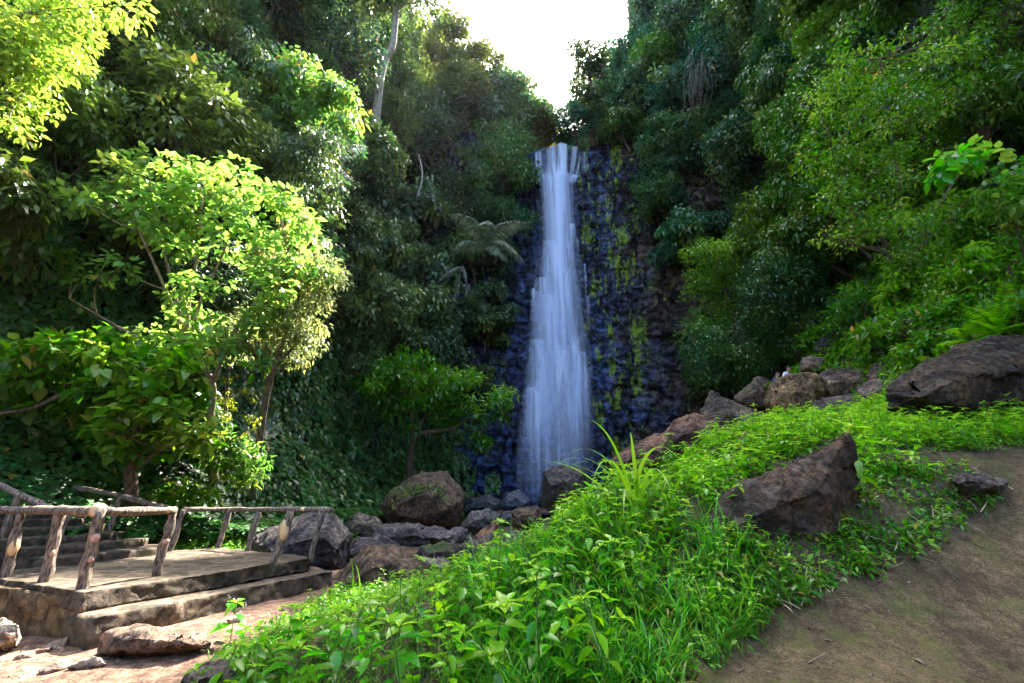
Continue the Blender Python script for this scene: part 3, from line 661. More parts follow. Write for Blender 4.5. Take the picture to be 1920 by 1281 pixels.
for k, (lb, sil, t, d, c) in enumerate(bed): rock(lb, sil, t, d, 40 + k, c, M_rock_moss if k in (2,) else (M_rock_wet if k in (3, 4, 5) else M_rock), 22, .04)
# small stones lying on the dirt at the left
M_stone = M_rock
for k in range(26):
    px = random.uniform(-20, 330) if k < 17 else random.uniform(330, 560); py = random.uniform(1205, 1275) if k < 17 else random.uniform(1100, 1180)
    if k < 17 and 170 < px < 410: py = random.uniform(1222, 1240)
    p, t = on_ground(px, py); s = random.uniform(.035, .1)
    pts = [Vector(p + np.array([random.gauss(0, 1), random.gauss(0, 1), random.gauss(0, .5)]) * s) for _ in range(14)]
    o = hull_rock('stone', pts, 8, 60 + k, .05, M_stone, 1); o.color = (*[(.3, .22, .17), (.2, .14, .11), (.36, .3, .25)][k % 3], 1)
    tag(o, 'small loose stone on the sunny dirt below the retaining wall' if k < 17 else 'small loose stone on the shaded dirt in front of the steps', 'stone', 'loose stones on the dirt')

# ------------------------------------------------------------------ stone terrace and stairs
def stone_material(name, flag=True, base=(.062, .044, .028), mortar=(.19, .145, .095)):
    m, nt, out = new_mat(name)
    geo = N(nt, 'ShaderNodeNewGeometry'); sx = N(nt, 'ShaderNodeSeparateXYZ'); nt.links.new(geo.outputs['Normal'], sx.inputs[0])
    n2 = N(nt, 'ShaderNodeTexNoise'); n2.inputs['Scale'].default_value = 7; n2.inputs['Detail'].default_value = 9; n2.inputs['Roughness'].default_value = .72; nt.links.new(geo.outputs['Position'], n2.inputs['Vector'])
    n1 = N(nt, 'ShaderNodeTexNoise'); n1.inputs['Scale'].default_value = 1.3; n1.inputs['Detail'].default_value = 5; nt.links.new(geo.outputs['Position'], n1.inputs['Vector'])
    wp = mixc(nt, .16, geo.outputs['Position'], n2.outputs['Color'], 'ADD')
    v = N(nt, 'ShaderNodeTexVoronoi', feature='DISTANCE_TO_EDGE'); v.inputs['Scale'].default_value = 2.0; nt.links.new(wp, v.inputs['Vector'])
    vc = N(nt, 'ShaderNodeTexVoronoi'); vc.inputs['Scale'].default_value = 2.0; nt.links.new(wp, vc.inputs['Vector'])
    r = ramp(nt, [(.4, tuple(x * .4 for x in base)), (.5, base), (.61, tuple(x * 1.9 for x in base))]); nt.links.new(n2.outputs['Fac'], r.inputs[0])
    hs = N(nt, 'ShaderNodeHueSaturation'); nt.links.new(r.outputs[0], hs.inputs['Color'])
    sc_ = N(nt, 'ShaderNodeSeparateColor'); nt.links.new(vc.outputs['Color'], sc_.inputs[0]); nt.links.new(math_n(nt, 'MULTIPLY_ADD', sc_.outputs[0], .7, .65), hs.inputs['Value'])
    c = hs.outputs[0]
    if flag:
        jr = ramp(nt, [(.03, (1, 1, 1)), (.075, (0, 0, 0))]); nt.links.new(v.outputs['Distance'], jr.inputs[0])
        up = ramp(nt, [(.55, (0, 0, 0)), (.8, (1, 1, 1))]); nt.links.new(sx.outputs[2], up.inputs[0])
        j = math_n(nt, 'MULTIPLY', math_n(nt, 'MULTIPLY', jr.outputs[0], up.outputs[0]), math_n(nt, 'MULTIPLY_ADD', n1.outputs['Fac'], .9, .1), clamp=True)
        c = mixc(nt, j, c, mortar)
    ms = ramp(nt, [(.55, (0, 0, 0)), (.68, (1, 1, 1))]); nt.links.new(n1.outputs['Fac'], ms.inputs[0])
    c = mixc(nt, math_n(nt, 'MULTIPLY', ms.outputs[0], .45), c, (.055, .06, .02))
    b = N(nt, 'ShaderNodeBsdfPrincipled'); b.inputs['Roughness'].default_value = .8; b.inputs['Specular IOR Level'].default_value = .3; nt.links.new(c, b.inputs['Base Color'])
    h = math_n(nt, 'ADD', math_n(nt, 'MULTIPLY', n2.outputs['Fac'], .8), math_n(nt, 'MULTIPLY', math_n(nt, 'MINIMUM', v.outputs['Distance'], .1), 4))
    bp = N(nt, 'ShaderNodeBump'); bp.inputs['Strength'].default_value = .8; bp.inputs['Distance'].default_value = .03
    nt.links.new(h, bp.inputs['Height']); nt.links.new(bp.outputs[0], b.inputs['Normal']); nt.links.new(b.outputs[0], out.inputs[0]); return m
M_flag = stone_material('flagstones'); M_wall = stone_material('rough_masonry', False, (.11, .07, .032))
def prism(name, poly, z0, z1, mat, parent, amp=.045, thr=.12, taper=0):
    bm = bmesh.new(); pc = np.mean(np.array(poly), 0)
    lo = [bm.verts.new((*(pc + (np.array(p) - pc) * (1 + taper)), z0)) for p in poly]; hi = [bm.verts.new((*p, z1)) for p in poly]
    bm.faces.new(lo[::-1]); bm.faces.new(hi); n = len(poly)
    for i in range(n): bm.faces.new((lo[i], lo[(i + 1) % n], hi[(i + 1) % n], hi[i]))
    bmesh.ops.recalc_face_normals(bm, faces=bm.faces)
    refine(bm, thr, 8); bmesh.ops.smooth_vert(bm, verts=bm.verts, factor=.35, use_axis_x=True, use_axis_y=True, use_axis_z=True)
    bmesh.ops.recalc_face_normals(bm, faces=bm.faces)
    bm.verts.index_update(); V, F = bm_arrays(bm); bm.free()
    nn = vnormals(V, F); sidew = 1 - .75 * np.abs(nn[:, 2:3])
    V = V + nn * sidew * (fbm(V * 2.6, 4) * amp * 2.2)[:, None]; V[:, 2] += fbm(V * 1.4 + 4, 2) * amp * .35
    return obj(name, mesh_np(name, V, F, mat), parent)
DZ = .57
C1 = np.array([-5.0, 6.0]); C2 = np.array([-3.86, 9.8])
terr = thing('stone_terrace', 'low stone paved terrace with two worn steps beside the dirt path', 'terrace')
plat = [C1, C2, (-4.6, 10.5), (-6.0, 11.4), (-7.0, 11.95), (-7.75, 11.4), (-7.6, 8.6), (-7.9, 7.55), (-6.9, 6.95)]
prism('platform', plat, .36, DZ, M_flag, terr)
dn = np.array([.96, -.29])
stp = [C1 + (-.08, .02) , C1 + dn * .02 + (.32, -.16), C2 + dn * .42 + (.02, .1), C2 + (-.3, .7), (-6, 10), (-6.3, 7)]
prism('step', stp, -.15, .345, M_flag, terr)
wl = [C1 + (.02, .03), C1 + (-.4, .9), (-7.3, 7.6), (-9.6, 8.6), (-9.4, 7.75), (-6.95, 6.85)]
prism('retaining_wall', wl, -.75, .50, M_wall, terr, .06, .12, .03)
stairs = thing('stone_stairs', 'stone stairs climbing left behind the front log railing', 'stairs')
for k in range(7):
    x0 = -7.35 - k * .5
    prism('step', [(x0, 10.35 + k * .06), (x0 - .35, 11.2), (x0 - 3.0, 11.6), (x0 - 3.2, 8.9), (x0 - .28, 8.3)], .3 + k * .14, DZ + .14 * (k + 1), M_flag, stairs, .025, .16)

# ------------------------------------------------------------------ log railings
def log(name, pts, r, parent, seed, sides=12, knots=0):
    pts = smooth_path(pts, 5) if len(pts) > 2 else np.linspace(pts[0], pts[1], 9)
    n = len(pts); g = np.random.default_rng(seed)
    pts = pts + np.concatenate([g.normal(0, r * .12, (n, 2)), np.zeros((n, 1))], 1)
    rr = r * (1 + .1 * g.normal(size=n)); V, F = tube(pts, rr, sides)
    d = fbm(V * np.array([9, 9, 9]) + seed, 3); ctr = np.repeat(pts, sides, 0); m = len(ctr)
    out = nrmz(V[:m] - ctr); V[:m] += out * (d[:m] * r * .35)[:, None]
    return obj(name, mesh_np(name, V, F, M_log, True), parent)
M_cut = plain('fresh_cut_wood', (.62, .40, .2), .6, .3, .12, 9); M_knot = plain('pink_knot_wood', (.42, .24, .17), .7, .3, .3, 30)
def cut(name, at, dirv, r, l, parent, mat, squash=1.0):
    at = np.asarray(at, float); d = nrmz(np.asarray(dirv, float))
    V, F = tube([at - d * .02, at + d * l * .6, at + d * l], [r * 1.15, r, r * .9], 10)
    if squash != 1: V[:, 2] = at[2] + (V[:, 2] - at[2]) * squash
    return obj(name, mesh_np(name, V, F, mat, False), parent)
CAMV = np.array([0, 0, EYE])
def tocam(p):
    d = CAMV - np.asarray(p); d[2] = 0; return nrmz(d)
RZ = 1.45
def railing(label, posts, rail, knots, pr_=.052, rr_=.058, seed=0):
    f = thing('log_railing', label, 'railing', (0, 0, 0), 'log railings round the terrace')
    ps = []
    for k, (b, tp) in enumerate(posts): ps.append(log('post', [np.array(b) - (0, 0, .12), tp], pr_, f, seed + k))
    rl = log('rail', rail, rr_, f, seed + 50)
    for (k, frac, r, mat, sq) in knots:
        if k >= 0: b, tp = posts[k]; p = np.array(b) + (np.array(tp) - b) * frac; d = tocam(p) * .93 + np.array([.25, 0, .1]); par = ps[k]; rad = pr_
        else:
            rp = np.array(rail); q = frac * (len(rp) - 1); i = min(int(q), len(rp) - 2); p = rp[i] + (rp[i + 1] - rp[i]) * (q - i); d = tocam(p) + np.array([0, 0, .35]); par = rl; rad = rr_
        cut('cut_knot', p + nrmz(d) * rad * .75, d, r, .03, par, mat, sq)
    return f
def gp(px, py, z): # point on the horizontal plane z under a picture position
    v = (640 - py) / FPX; return P(px, py, (z - EYE) / (SP + v * CP))
def tp_(b, dx=0, dy=0, z=RZ): return np.array([b[0] + dx, b[1] + dy, z])
nb = [gp(12, 1080, DZ), gp(84, 1091, DZ), gp(156, 1102, DZ), gp(292, 1080, DZ)]
nt_ = []
for b, tx in zip(nb, (40, 114, 188, 325)):
    t = b[1] * CP + (RZ - EYE) * SP; q = P(tx, 958, t * .985); q[2] = RZ + .03; nt_.append(q)
l0 = nt_[0] + (nt_[0] - nt_[2]) * 1.2; l0[2] = RZ
railing('front log railing with pale cut knots and four posts on the terrace edge', list(zip(nb, nt_)), [l0, nt_[0] - (0, 0, .02), nt_[1] - (0, 0, .02), nt_[2] - (0, 0, .03), nt_[3] - (0, 0, .03)],
        [(0, .42, .06, M_cut, 2.0), (1, .38, .03, M_knot, 1.6), (2, .62, .05, M_knot, 1), (2, .35, .028, M_knot, 1.4), (3, .5, .045, M_knot, 1), (-1, .9 * .82, .085, M_cut, 1), (-1, .74, .06, M_cut, 1.2), (-1, .98, .05, M_cut, .8), (-1, .5, .03, M_knot, 1), (-1, .33, .03, M_knot, 1)], .062, .06, 1)
bp_ = [gp(316, 1034, DZ), gp(406, 1029, DZ), gp(462, 1033, DZ), gp(524, 1037, DZ), gp(580, 1046, DZ)]
bt = [tp_(b, .13, .0) for b in bp_]
railing('level log railing along the back of the terrace ending at the grey boulder', list(zip(bp_, bt)) + [(gp(508, 1056, DZ), gp(508, 1056, DZ) + (.18, .05, .86))],
        [bt[0], bt[1], bt[2], bt[3], bt[4] + (.25, -.1, .0)], [(2, .55, .03, M_knot, 1), (5, .62, .075, M_cut, 2.3), (-1, .83, .09, M_cut, .5)], .06, .055, 101)
ar = [P(328, 958, 10.3), P(228, 930, 10.6), P(130, 914, 11), P(66, 922, 11.6), P(-30, 948, 12.4), P(-120, 985, 13)]
ab_ = [(np.array([a[0] - .15, a[1], a[2] - h]), a) for a, h in ((ar[1], 1.15), (ar[2], 1.3), (ar[4], .9))]
railing('arched log railing on the far side of the stone stairs', ab_, ar, [(-1, .25, .035, M_knot, 1)], .06, .06, 201)
sr = [P(128, 968, 8.0), P(60, 938, 8.15), P(0, 910, 8.3), P(-90, 868, 8.6)]
sb = [(np.array([a[0] - .12, a[1], a[2] - h]), a + (0, 0, .04)) for a, h in ((sr[0], .86), (P(38, 926, 8.2), 1.0), (sr[3], 1.0))]
railing('sloping log railing on the near side of the stone stairs', sb, sr, [(-1, .28, .04, M_knot, 1), (0, .5, .04, M_knot, 1)], .055, .06, 301)

# ------------------------------------------------------------------ forest tree prototypes (unit crown radius)
def tree_proto(name, seed, H, ell, ncl, per, leafL, droop, aspect, kind='kite', lean=.75, crad=.36, trunk_r=.06, bark=None, up=.45):
    g = np.random.default_rng(seed)
    C = np.array([lean, 0, H]); ell = np.array(ell)
    d = rdir(g, ncl * 3); d = d[d[:, 2] > -.55][:ncl]
    cen = C + d * ell * (.45 + .5 * g.random((len(d), 1)) ** .6)
    cen += .12 * g.normal(size=cen.shape)
    rad = crad * (.65 + .7 * g.random(len(cen)))
    V, F, T = cluster_leaves(g, cen, rad, per, leafL, droop, kind, up, aspect)
    mb = MB(); base = np.array([0, 0, -.25]); fork = C * np.array([.6, 1, .55])
    mb.add(*tube(smooth_path([base, base + (0, 0, .3), fork, C * (1, 1, .95)], 4), np.linspace(trunk_r, trunk_r * .45, 13), 7))
    for i in g.permutation(len(cen))[:14]:
        a = fork + (C - fork) * g.random() * .8; b = cen[i]
        mb.add(*tube(bez(a, (a + b) / 2 + (0, 0, -.12) + g.normal(size=3) * .08, b, 5), np.linspace(trunk_r * .42, .008, 5), 4, False))
    root = thing(name, '', 'tree', (0, 0, -500))
    obj('trunk', mb.mesh('trunk', bark or M_bark, True), root)
    obj('crown', mesh_np('crown', V, F, M_leaf, False, {'tint': T}), root)
    return root
protos = [
    tree_proto('forest_tree', 1, 1.15, (1, 1, .85), 40, 150, .115, .35, .5),
    tree_proto('forest_tree', 2, 1.3, (.9, .95, 1.1), 46, 130, .10, .5, .45),
    tree_proto('forest_tree', 3, 1.0, (1.1, 1.15, .7), 38, 150, .135, .7, .5, crad=.34),
    tree_proto('forest_tree', 4, 1.5, (.85, .85, 1.25), 44, 120, .125, .3, .55, crad=.33),
    tree_proto('forest_tree', 5, 1.1, (1.15, 1.1, .6), 34, 170, .095, .25, .5, crad=.32),
    tree_proto('forest_tree', 6, 1.2, (1, 1, 1), 36, 90, .19, .8, .55, 'five', crad=.4),
    tree_proto('forest_tree', 7, 1.9, (.8, .8, .9), 30, 150, .11, .4, .5, lean=.4, crad=.32, trunk_r=.05, bark=M_pale_bark),
    tree_proto('forest_tree', 8, 1.0, (1.05, 1.1, 1.0), 44, 110, .13, .9, .38, crad=.33),
]
# ------------------------------------------------------------------ scatter on the gorge sides
g = np.random.default_rng(21)
cx0 = (X[:-1, :-1] + X[1:, 1:]) / 2; cy0 = (Y[:-1, :-1] + Y[1:, 1:]) / 2
e1 = np.stack([X[:-1, 1:] - X[:-1, :-1], Y[:-1, 1:] - Y[:-1, :-1], Z[:-1, 1:] - Z[:-1, :-1]], -1)
e2 = np.stack([X[1:, :-1] - X[:-1, :-1], Y[1:, :-1] - Y[:-1, :-1], Z[1:, :-1] - Z[:-1, :-1]], -1)
cr = np.cross(e1, e2); area = np.linalg.norm(cr, axis=-1); nrm_c = cr / (area[..., None] + 1e-9)
cz0 = (Z[:-1, :-1] + Z[1:, 1:]) / 2
s0, _ = edge_dist(cx0, cy0)
pc = np.stack([cx0, cy0, cz0], -1)
proj0 = project(pc.reshape(-1, 3)).reshape(pc.shape)
vd = np.array([0, 0, EYE]) - pc; dist0 = np.linalg.norm(vd, axis=-1); facing = (nrm_c * vd).sum(-1) / dist0
vis = (proj0[..., 2] > 2) & (proj0[..., 0] > -250) & (proj0[..., 0] < 2170) & (proj0[..., 1] > -420) & (proj0[..., 1] < 1200)
def scatter(n, weight):
    w = weight.ravel(); w = w / w.sum(); k = g.choice(len(w), n, p=w); i, j = np.unravel_index(k, cx0.shape)
    a = g.random(n); b = g.random(n)
    p = np.stack([X[i, j], Y[i, j], Z[i, j]], 1) + e1[i, j] * a[:, None] + e2[i, j] * b[:, None]
    return p, nrm_c[i, j], dist0[i, j]
incliff = (cx0 > -2.6) & (cx0 < 20.5) & (cy0 > 38) & (cy0 < 49.5) & (cz0 < 41.5)
wallw = area * vis * (s0 > .8) * (facing > -.25) * ~incliff * (cz0 < 100)
cand, cn_, cd = scatter(9000, wallw * np.clip(dist0, 12, 60) ** -1.1)
pj = project(cand)
OPEN = [(1000, 270), (1175, 285), (1190, 420), (1245, 520), (1290, 590), (1335, 690), (1335, 830), (1240, 900), (962, 905), (948, 700), (965, 540), (985, 420)]
CREEP = [(440, 745), (560, 715), (700, 720), (960, 800), (960, 950), (380, 960)]
xx = g.uniform(-10, 24.5, 1500); zz = g.uniform(5, 46, 1500)
cc = np.stack([xx, cliff_pt(xx, zz) + .3, zz], 1); cc = cc[zz < cliff_top(xx)]
cand = np.concatenate([cand, cc]); cd = np.concatenate([cd, np.linalg.norm(cc, axis=1)]); oncliff = np.r_[np.zeros(len(cand) - len(cc), bool), np.ones(len(cc), bool)]
perm = g.permutation(len(cand)); cand, cd, oncliff = cand[perm], cd[perm], oncliff[perm]; pj = project(cand)
circ = np.array([(0, 0)] + [(math.cos(a), math.sin(a)) for a in np.linspace(0, 6.28, 9)[:-1]])
flags = []
chosen = []; radii = []
for i in range(len(cand)):
    if len(chosen) >= 292: break
    d = cd[i]; r = (1.15 + .036 * d) * (.7 + .6 * g.random())
    p = cand[i]
    if pj[i, 1] > 900 or (d < 15.5 and p[0] < 0) or d < 14.5: continue
    if p[1] < 14.5 and p[0] < -8 and p[2] < 4: continue
    # keep the sky gap open
    q = project(p + np.array([0, 0, 1.9 * r]))[0]
    if 840 < q[0] + 1 and q[0] - 1.2 * r * 853 / q[2] < 1230 and q[0] < 1290 and q[1] < np.interp(q[0] - .8 * r * 853 / q[2], [1040, 1075, 1150, 1215, 1240], [0, 190, 110, 20, -400]) and p[1] > 40: continue
    if 840 < q[0] < 1230 and q[1] < np.interp(q[0], [840, 860, 930, 1000, 1020, 1045, 1075, 1150, 1230], [0, 60, 100, 180, 235, 262, 225, 175, 40]) and p[1] > 40: continue
    if chosen and np.min(np.linalg.norm(np.array(chosen) - p, axis=1) / (np.array(radii) + r)) < .62: continue
    # the open rock face, the creeper slope and the white trunk stay clear
    q = project(p + np.array([0, -.6 * r, 1.1 * r]))[0]; er = r * 853 / max(q[2], 1)
    cq = q[:2] + circ * er * .85
    if q[2] > 15 and inpoly(cq[:, 0], cq[:, 1], OPEN).any(): continue
    if q[2] > 12 and inpoly(cq[:3, 0], cq[:3, 1], CREEP).any(): continue
    if 670 - .7 * er < q[0] < 770 + .7 * er and q[1] < 230 and q[2] < 37: continue
    flags.append(oncliff[i])
    chosen.append(p); radii.append(r)
chosen = np.array(chosen); radii = np.array(radii)

def tone_at(px, py, t, y):
    """leaf colour by where the tree grows"""
    r = g.random()
    if px < 940:
        if px < 330 and py < 560: pal = [(.065, .125, .025), (.05, .10, .028), (.08, .13, .025)]
        elif py < 230 and px > 600: pal = [(.065, .11, .028), (.05, .095, .03), (.085, .115, .03)]
        else: pal = [(.036, .085, .032), (.045, .092, .033), (.03, .076, .038)]
    else:
        if px > 1500 and t < 30: pal = [(.045, .14, .016), (.06, .155, .016), (.03, .105, .02), (.075, .17, .016)]
        else: pal = [(.024, .10, .04), (.03, .11, .032), (.022, .092, .046), (.045, .12, .022)]
    c = np.array(pal[int(r * len(pal))]) * (.75 + .55 * g.random())
    return (*np.clip(c * (1 + .05 * g.normal(size=3)), 0.012, 1), 1)
def tone_word(c):
    if c[0] > .075: return 'yellowish green'
    if c[2] > .036: return 'bluish green'
    return 'bright green' if c[1] > .11 else 'dark green'
SHAPE = ['rounded', 'tall bushy', 'spreading', 'slender', 'flat topped', 'large leaved', 'pale trunked', 'drooping']
def zone(px, py):
    if px < 940:
        h = 'high on' if py < 260 else ('halfway up' if py < 560 else 'low on')
        if px < 260: return h + ' the slope at the left edge of the picture'
        if px < 520: return h + ' the slope behind the sunlit tree'
        if px < 760: return h + ' the shaded hillside left of the falls'
        if py < 260: return 'on the ridge left of the sky gap'
        return ('halfway up' if py < 560 else 'low on') + ' the cliff side close left of the falls'
    if py < 290 and px < 1290: return 'on the ridge right of the sky gap' if px > 1060 else 'on the lip above the waterfall'
    h = 'high on' if py < 230 else ('halfway up' if py < 470 else 'low on')
    if px < 1420: return h + ' the slope right of the rock face'
    if px < 1680: return h + ' the slope above the seated people'
    return h + ' the steep slope at the right edge'
first = set()
for p, r, oc in zip(chosen, radii, flags):
    q = project(p + np.array([0, 0, r]))[0]
    k = int(g.integers(len(protos)))
    if k == 5 and q[2] < 24: k = 1
    if p[2] < 42 and k == 6 and g.random() < .7: k = 0
    e = 1e-1; gxn = (zat(p[0] + .8, p[1]) - zat(p[0] - .8, p[1])); gyn = (zat(p[0], p[1] + .8) - zat(p[0], p[1] - .8))
    az = -1.57 if oc else math.atan2(-gyn, -gxn) if abs(gxn) + abs(gyn) > .3 else g.random() * 6.28
    rz = az + g.normal() * .45
    c = tone_at(q[0], q[1], q[2], p[1])
    lb = f'{tone_word(c)} {SHAPE[k]} tree {zone(q[0], q[1])}'
    dup(protos[k], tuple(p), (g.normal() * .06, g.normal() * .06, rz), (r, r, r * (.9 + .3 * g.random())), c, lb, 'trees on the gorge sides')
def kill(root):
    for ch in list(root.children): bpy.data.objects.remove(ch)
    bpy.data.objects.remove(root)

# ------------------------------------------------------------------ undergrowth on the slopes (uncountable)
def stuff(name, V, F, T, mat, color, label, cat):
    o = obj(name, mesh_np(name, V, F, mat, False, {'tint': T})); o.color = (*color, 1)
    return tag(o, label, cat, None, 'stuff')
def clumps(n, w, rad, per, leafL, droop, kind, off=.3, aspect=.5):
    p, nn, d = scatter(n, w); cen = p + nn * off
    return cluster_leaves(g, cen, rad * (.7 + .6 * g.random(n)), per, leafL, droop, kind, .4, aspect)
far = wallw * (dist0 > 17)
V, F, T = clumps(9000, far * np.clip(dist0, 12, 60) ** -.6 * (cx0 < 3), .75, 11, .34, .6, 'kite', .35)
stuff('undergrowth', V, F, T, M_leaf, (.036, .07, .03), 'dense dark undergrowth covering the steep left hillside', 'undergrowth')
V, F, T = clumps(9000, far * np.clip(dist0, 12, 60) ** -.6 * (cx0 >= 3), .75, 11, .32, .6, 'kite', .35)
stuff('undergrowth', V, F, T, M_leaf, (.03, .085, .034), 'dense dark undergrowth covering the steep right hillside', 'undergrowth')
lowR = area * vis * (cx0 > 9) * (cy0 > 9) * (cy0 < 32) * (s0 > -5.5) * (s0 < 3.2) * (cz0 > 4.6) * (cz0 < 15)
V, F, T = clumps(5200, lowR * np.clip(dist0, 12, 60) ** -1, .42, 16, .17, .35, 'kite', .3, .42)
stuff('undergrowth', V, F, T, M_weed, (.10, .28, .018), 'bright green low shrubs and weeds on the lower right slope', 'undergrowth')
# creeper: hanging heart shaped leaves shingled over the toe of the left slope
lowL = area * vis * (cx0 < 3.5) * (cy0 > 8.5) * (cy0 < 46) * (s0 > -1.6) * (s0 < 5.5) * (cz0 < 12) * np.where(cx0 > -4.8, (s0 > -.4), 1)
lowL = lowL * ~((cy0 < 12.6) & (cx0 > -8.6))
n = 30000; p, nn, d = scatter(n, lowL * np.clip(dist0, 10, 60) ** -1.3)
bump = (.25 + .5 * (fbm(p * .6, 3) + .4))[:, None].clip(.05, 1)
dn_ = np.array([0, 0, -1.0]) - nn * (nn @ np.array([0, 0, -1.0]))[:, None]
V, F, k = leaves(p + nn * (bump + .12 * g.random((n, 1))), nrmz(dn_) + rdir(g, n) * .45 + nn * .25, nn + np.array([0, 0, .5]) + rdir(g, n) * .3, (.13 + .006 * d) * (.7 + .6 * g.random(n)), (.115 + .005 * d) * (.8 + .4 * g.random(n)), .25, .1, 'five')
stuff('creeper', V, F, np.repeat(g.normal(0, .2, n) - .1, k), M_leaf, (.05, .135, .036), 'dark green creeper with hanging leaves blanketing the foot of the left slope', 'creeper')
flatL = area * vis * (cx0 < .5) * (cx0 > -14) * (cy0 > 12) * (cy0 < 34) * (s0 > -3.2) * (s0 < 1.0)
flatL = flatL * np.where((cx0 > -5.2) & (cy0 < 20), 0, 1)
V, F, T = clumps(1500, flatL * np.clip(dist0, 10, 60) ** -1, .28, 16, .13, .3, 'kite', .1, .5)
stuff('ground_cover', V, F, T, M_leaf, (.07, .2, .022), 'low bright green ground cover under the creeper slope', 'ground cover')

# moss and small plants on the right of the rock face
cand = []
for _ in range(420):
    x = g.uniform(9.2, 21) if g.random() < .85 else g.uniform(-3.2, -.8); z = g.uniform(3, 42)
    if x > 14.5 and z < 20 and g.random() < .75: continue
    if fbm(np.array([[x * .5, z * .12, 2.0]]), 3)[0] < .02: continue
    cand.append((x, float(cliff_pt(np.array([x]), np.array([z]))[0]) - .1, z))
cand = np.array(cand)
V, F, T = cluster_leaves(g, cand, .5 * (.6 + .7 * g.random(len(cand))), 26, .2, .8, 'kite', .2, .5)
stuff('vegetation', V, F, T, M_leaf, (.075, .15, .018), 'small ferns and moss tufts clinging to the right of the rock face', 'vegetation')

# ------------------------------------------------------------------ hero trees
def hero(name, label, ells, t, dt, ncl, per, leafL, crad, stems, color, mat=M_big, kind='ovate', aspect=.62, droop=.3, seed=1, twigs=26, bark=None, up=.5, bark_r=.02, cat='tree', group=None):
    g2 = np.random.default_rng(seed); cen = []
    w = np.array([e[2] * e[3] for e in ells], float); w /= w.sum()
    while len(cen) < ncl:
        e = ells[g2.choice(len(ells), p=w)]; a = g2.random() * 6.283; rr = math.sqrt(g2.random()) ** .8
        px = e[0] + math.cos(a) * e[2] * rr; py = e[1] + math.sin(a) * e[3] * rr
        cen.append(P(px, py, t + dt * g2.uniform(-1, 1) * math.sqrt(max(.1, 1 - rr * rr * .8)) + (e[4] if len(e) > 4 else 0)))
    cen = np.array(cen); rad = crad * (.6 + .8 * g2.random(ncl))
    V, F, T = cluster_leaves(g2, cen, rad, per, leafL, droop, kind, up, aspect)
    mb = MB(); tips = []
    for s in stems:
        pts = smooth_path([P(*a[:3]) for a in s[0]], 5); mb.add(*tube(pts, np.linspace(s[1], s[2], len(pts)), 9)); tips.append(pts)
    allp = np.concatenate([p[len(p) // 3:] for p in tips])
    for i in g2.permutation(ncl)[:twigs]:
        d = np.linalg.norm(allp - cen[i], axis=1); j = np.argsort(d + np.maximum(0, allp[:, 2] - cen[i][2]) * 1.5)[0]; a = allp[j]
        mb.add(*tube(bez(a, (a + cen[i]) / 2 + np.array([0, 0, -.1]) * d[j] + g2.normal(size=3) * .06 * d[j], cen[i], 7), np.linspace(bark_r, .006, 7), 5, False))
    b = P(*stems[0][0][0][:3])
    root = thing(name, label, cat, b, group)
    def sub(nm, V, F, T, m, sm):
        return obj(nm, mesh_np(nm, V - b, F, m, sm, {'tint': T}), root)
    tv, tf, tt = mb.arrays(); sub('trunk', tv, tf, tt, bark or M_bark, True)
    o = sub('crown', V, F, T, mat, False); o.color = (*color, 1)
    return root
T1S = [([(402, 905, 13.6), (392, 800, 13.4), (398, 720, 13.2), (350, 640, 13)], .13, .07),
       ([(350, 640, 13), (318, 560, 12.8), (278, 470, 12.6), (240, 390, 12.4)], .06, .02), ([(350, 640, 13), (325, 540, 13), (300, 440, 13), (290, 360, 13)], .055, .02),
       ([(352, 640, 13), (355, 560, 13.2), (372, 460, 13.4), (380, 360, 13.4)], .06, .02), ([(355, 640, 13), (378, 560, 13), (420, 470, 13), (450, 370, 13)], .055, .02),
       ([(398, 720, 13.2), (440, 620, 13.4), (500, 540, 13.6), (540, 470, 13.6)], .07, .02), ([(392, 740, 13.2), (300, 660, 12.8), (200, 600, 12.6), (130, 560, 12.6)], .05, .015)]
hero('broadleaf_tree', 'big sunlit large leaved tree with many slim upright stems behind the railing',
     [(370, 390, 165, 85), (250, 360, 110, 55), (470, 440, 120, 90), (430, 560, 110, 60), (170, 370, 60, 25), (320, 330, 130, 40), (190, 500, 70, 30), (330, 640, 130, 40), (540, 500, 70, 70)], 13, 1.7, 135, 42, .20, .42, T1S, (.15, .25, .055), seed=31, twigs=70, bark_r=.025, bark=bark_material('tan_bark', (.12, .08, .05), (.34, .25, .17)))
hero('small_leaved_tree', 'sunlit tree with small glittering leaves right of the large leaved tree',
     [(560, 480, 60, 55), (540, 570, 75, 60), (500, 640, 90, 45), (590, 530, 45, 50), (420, 640, 80, 35), (560, 650, 45, 40)], 14, 1.1, 95, 120, .135, .42,
     [([(470, 935, 14.4), (482, 860, 14.2), (500, 740, 14), (525, 660, 14), (560, 560, 14)], .14, .05), ([(505, 720, 14), (470, 650, 13.8), (430, 600, 13.6)], .08, .03), ([(520, 680, 14), (560, 640, 14), (590, 600, 14)], .06, .02)], (.15, .18, .08), M_big, 'five', .42, .5, 32, 60)
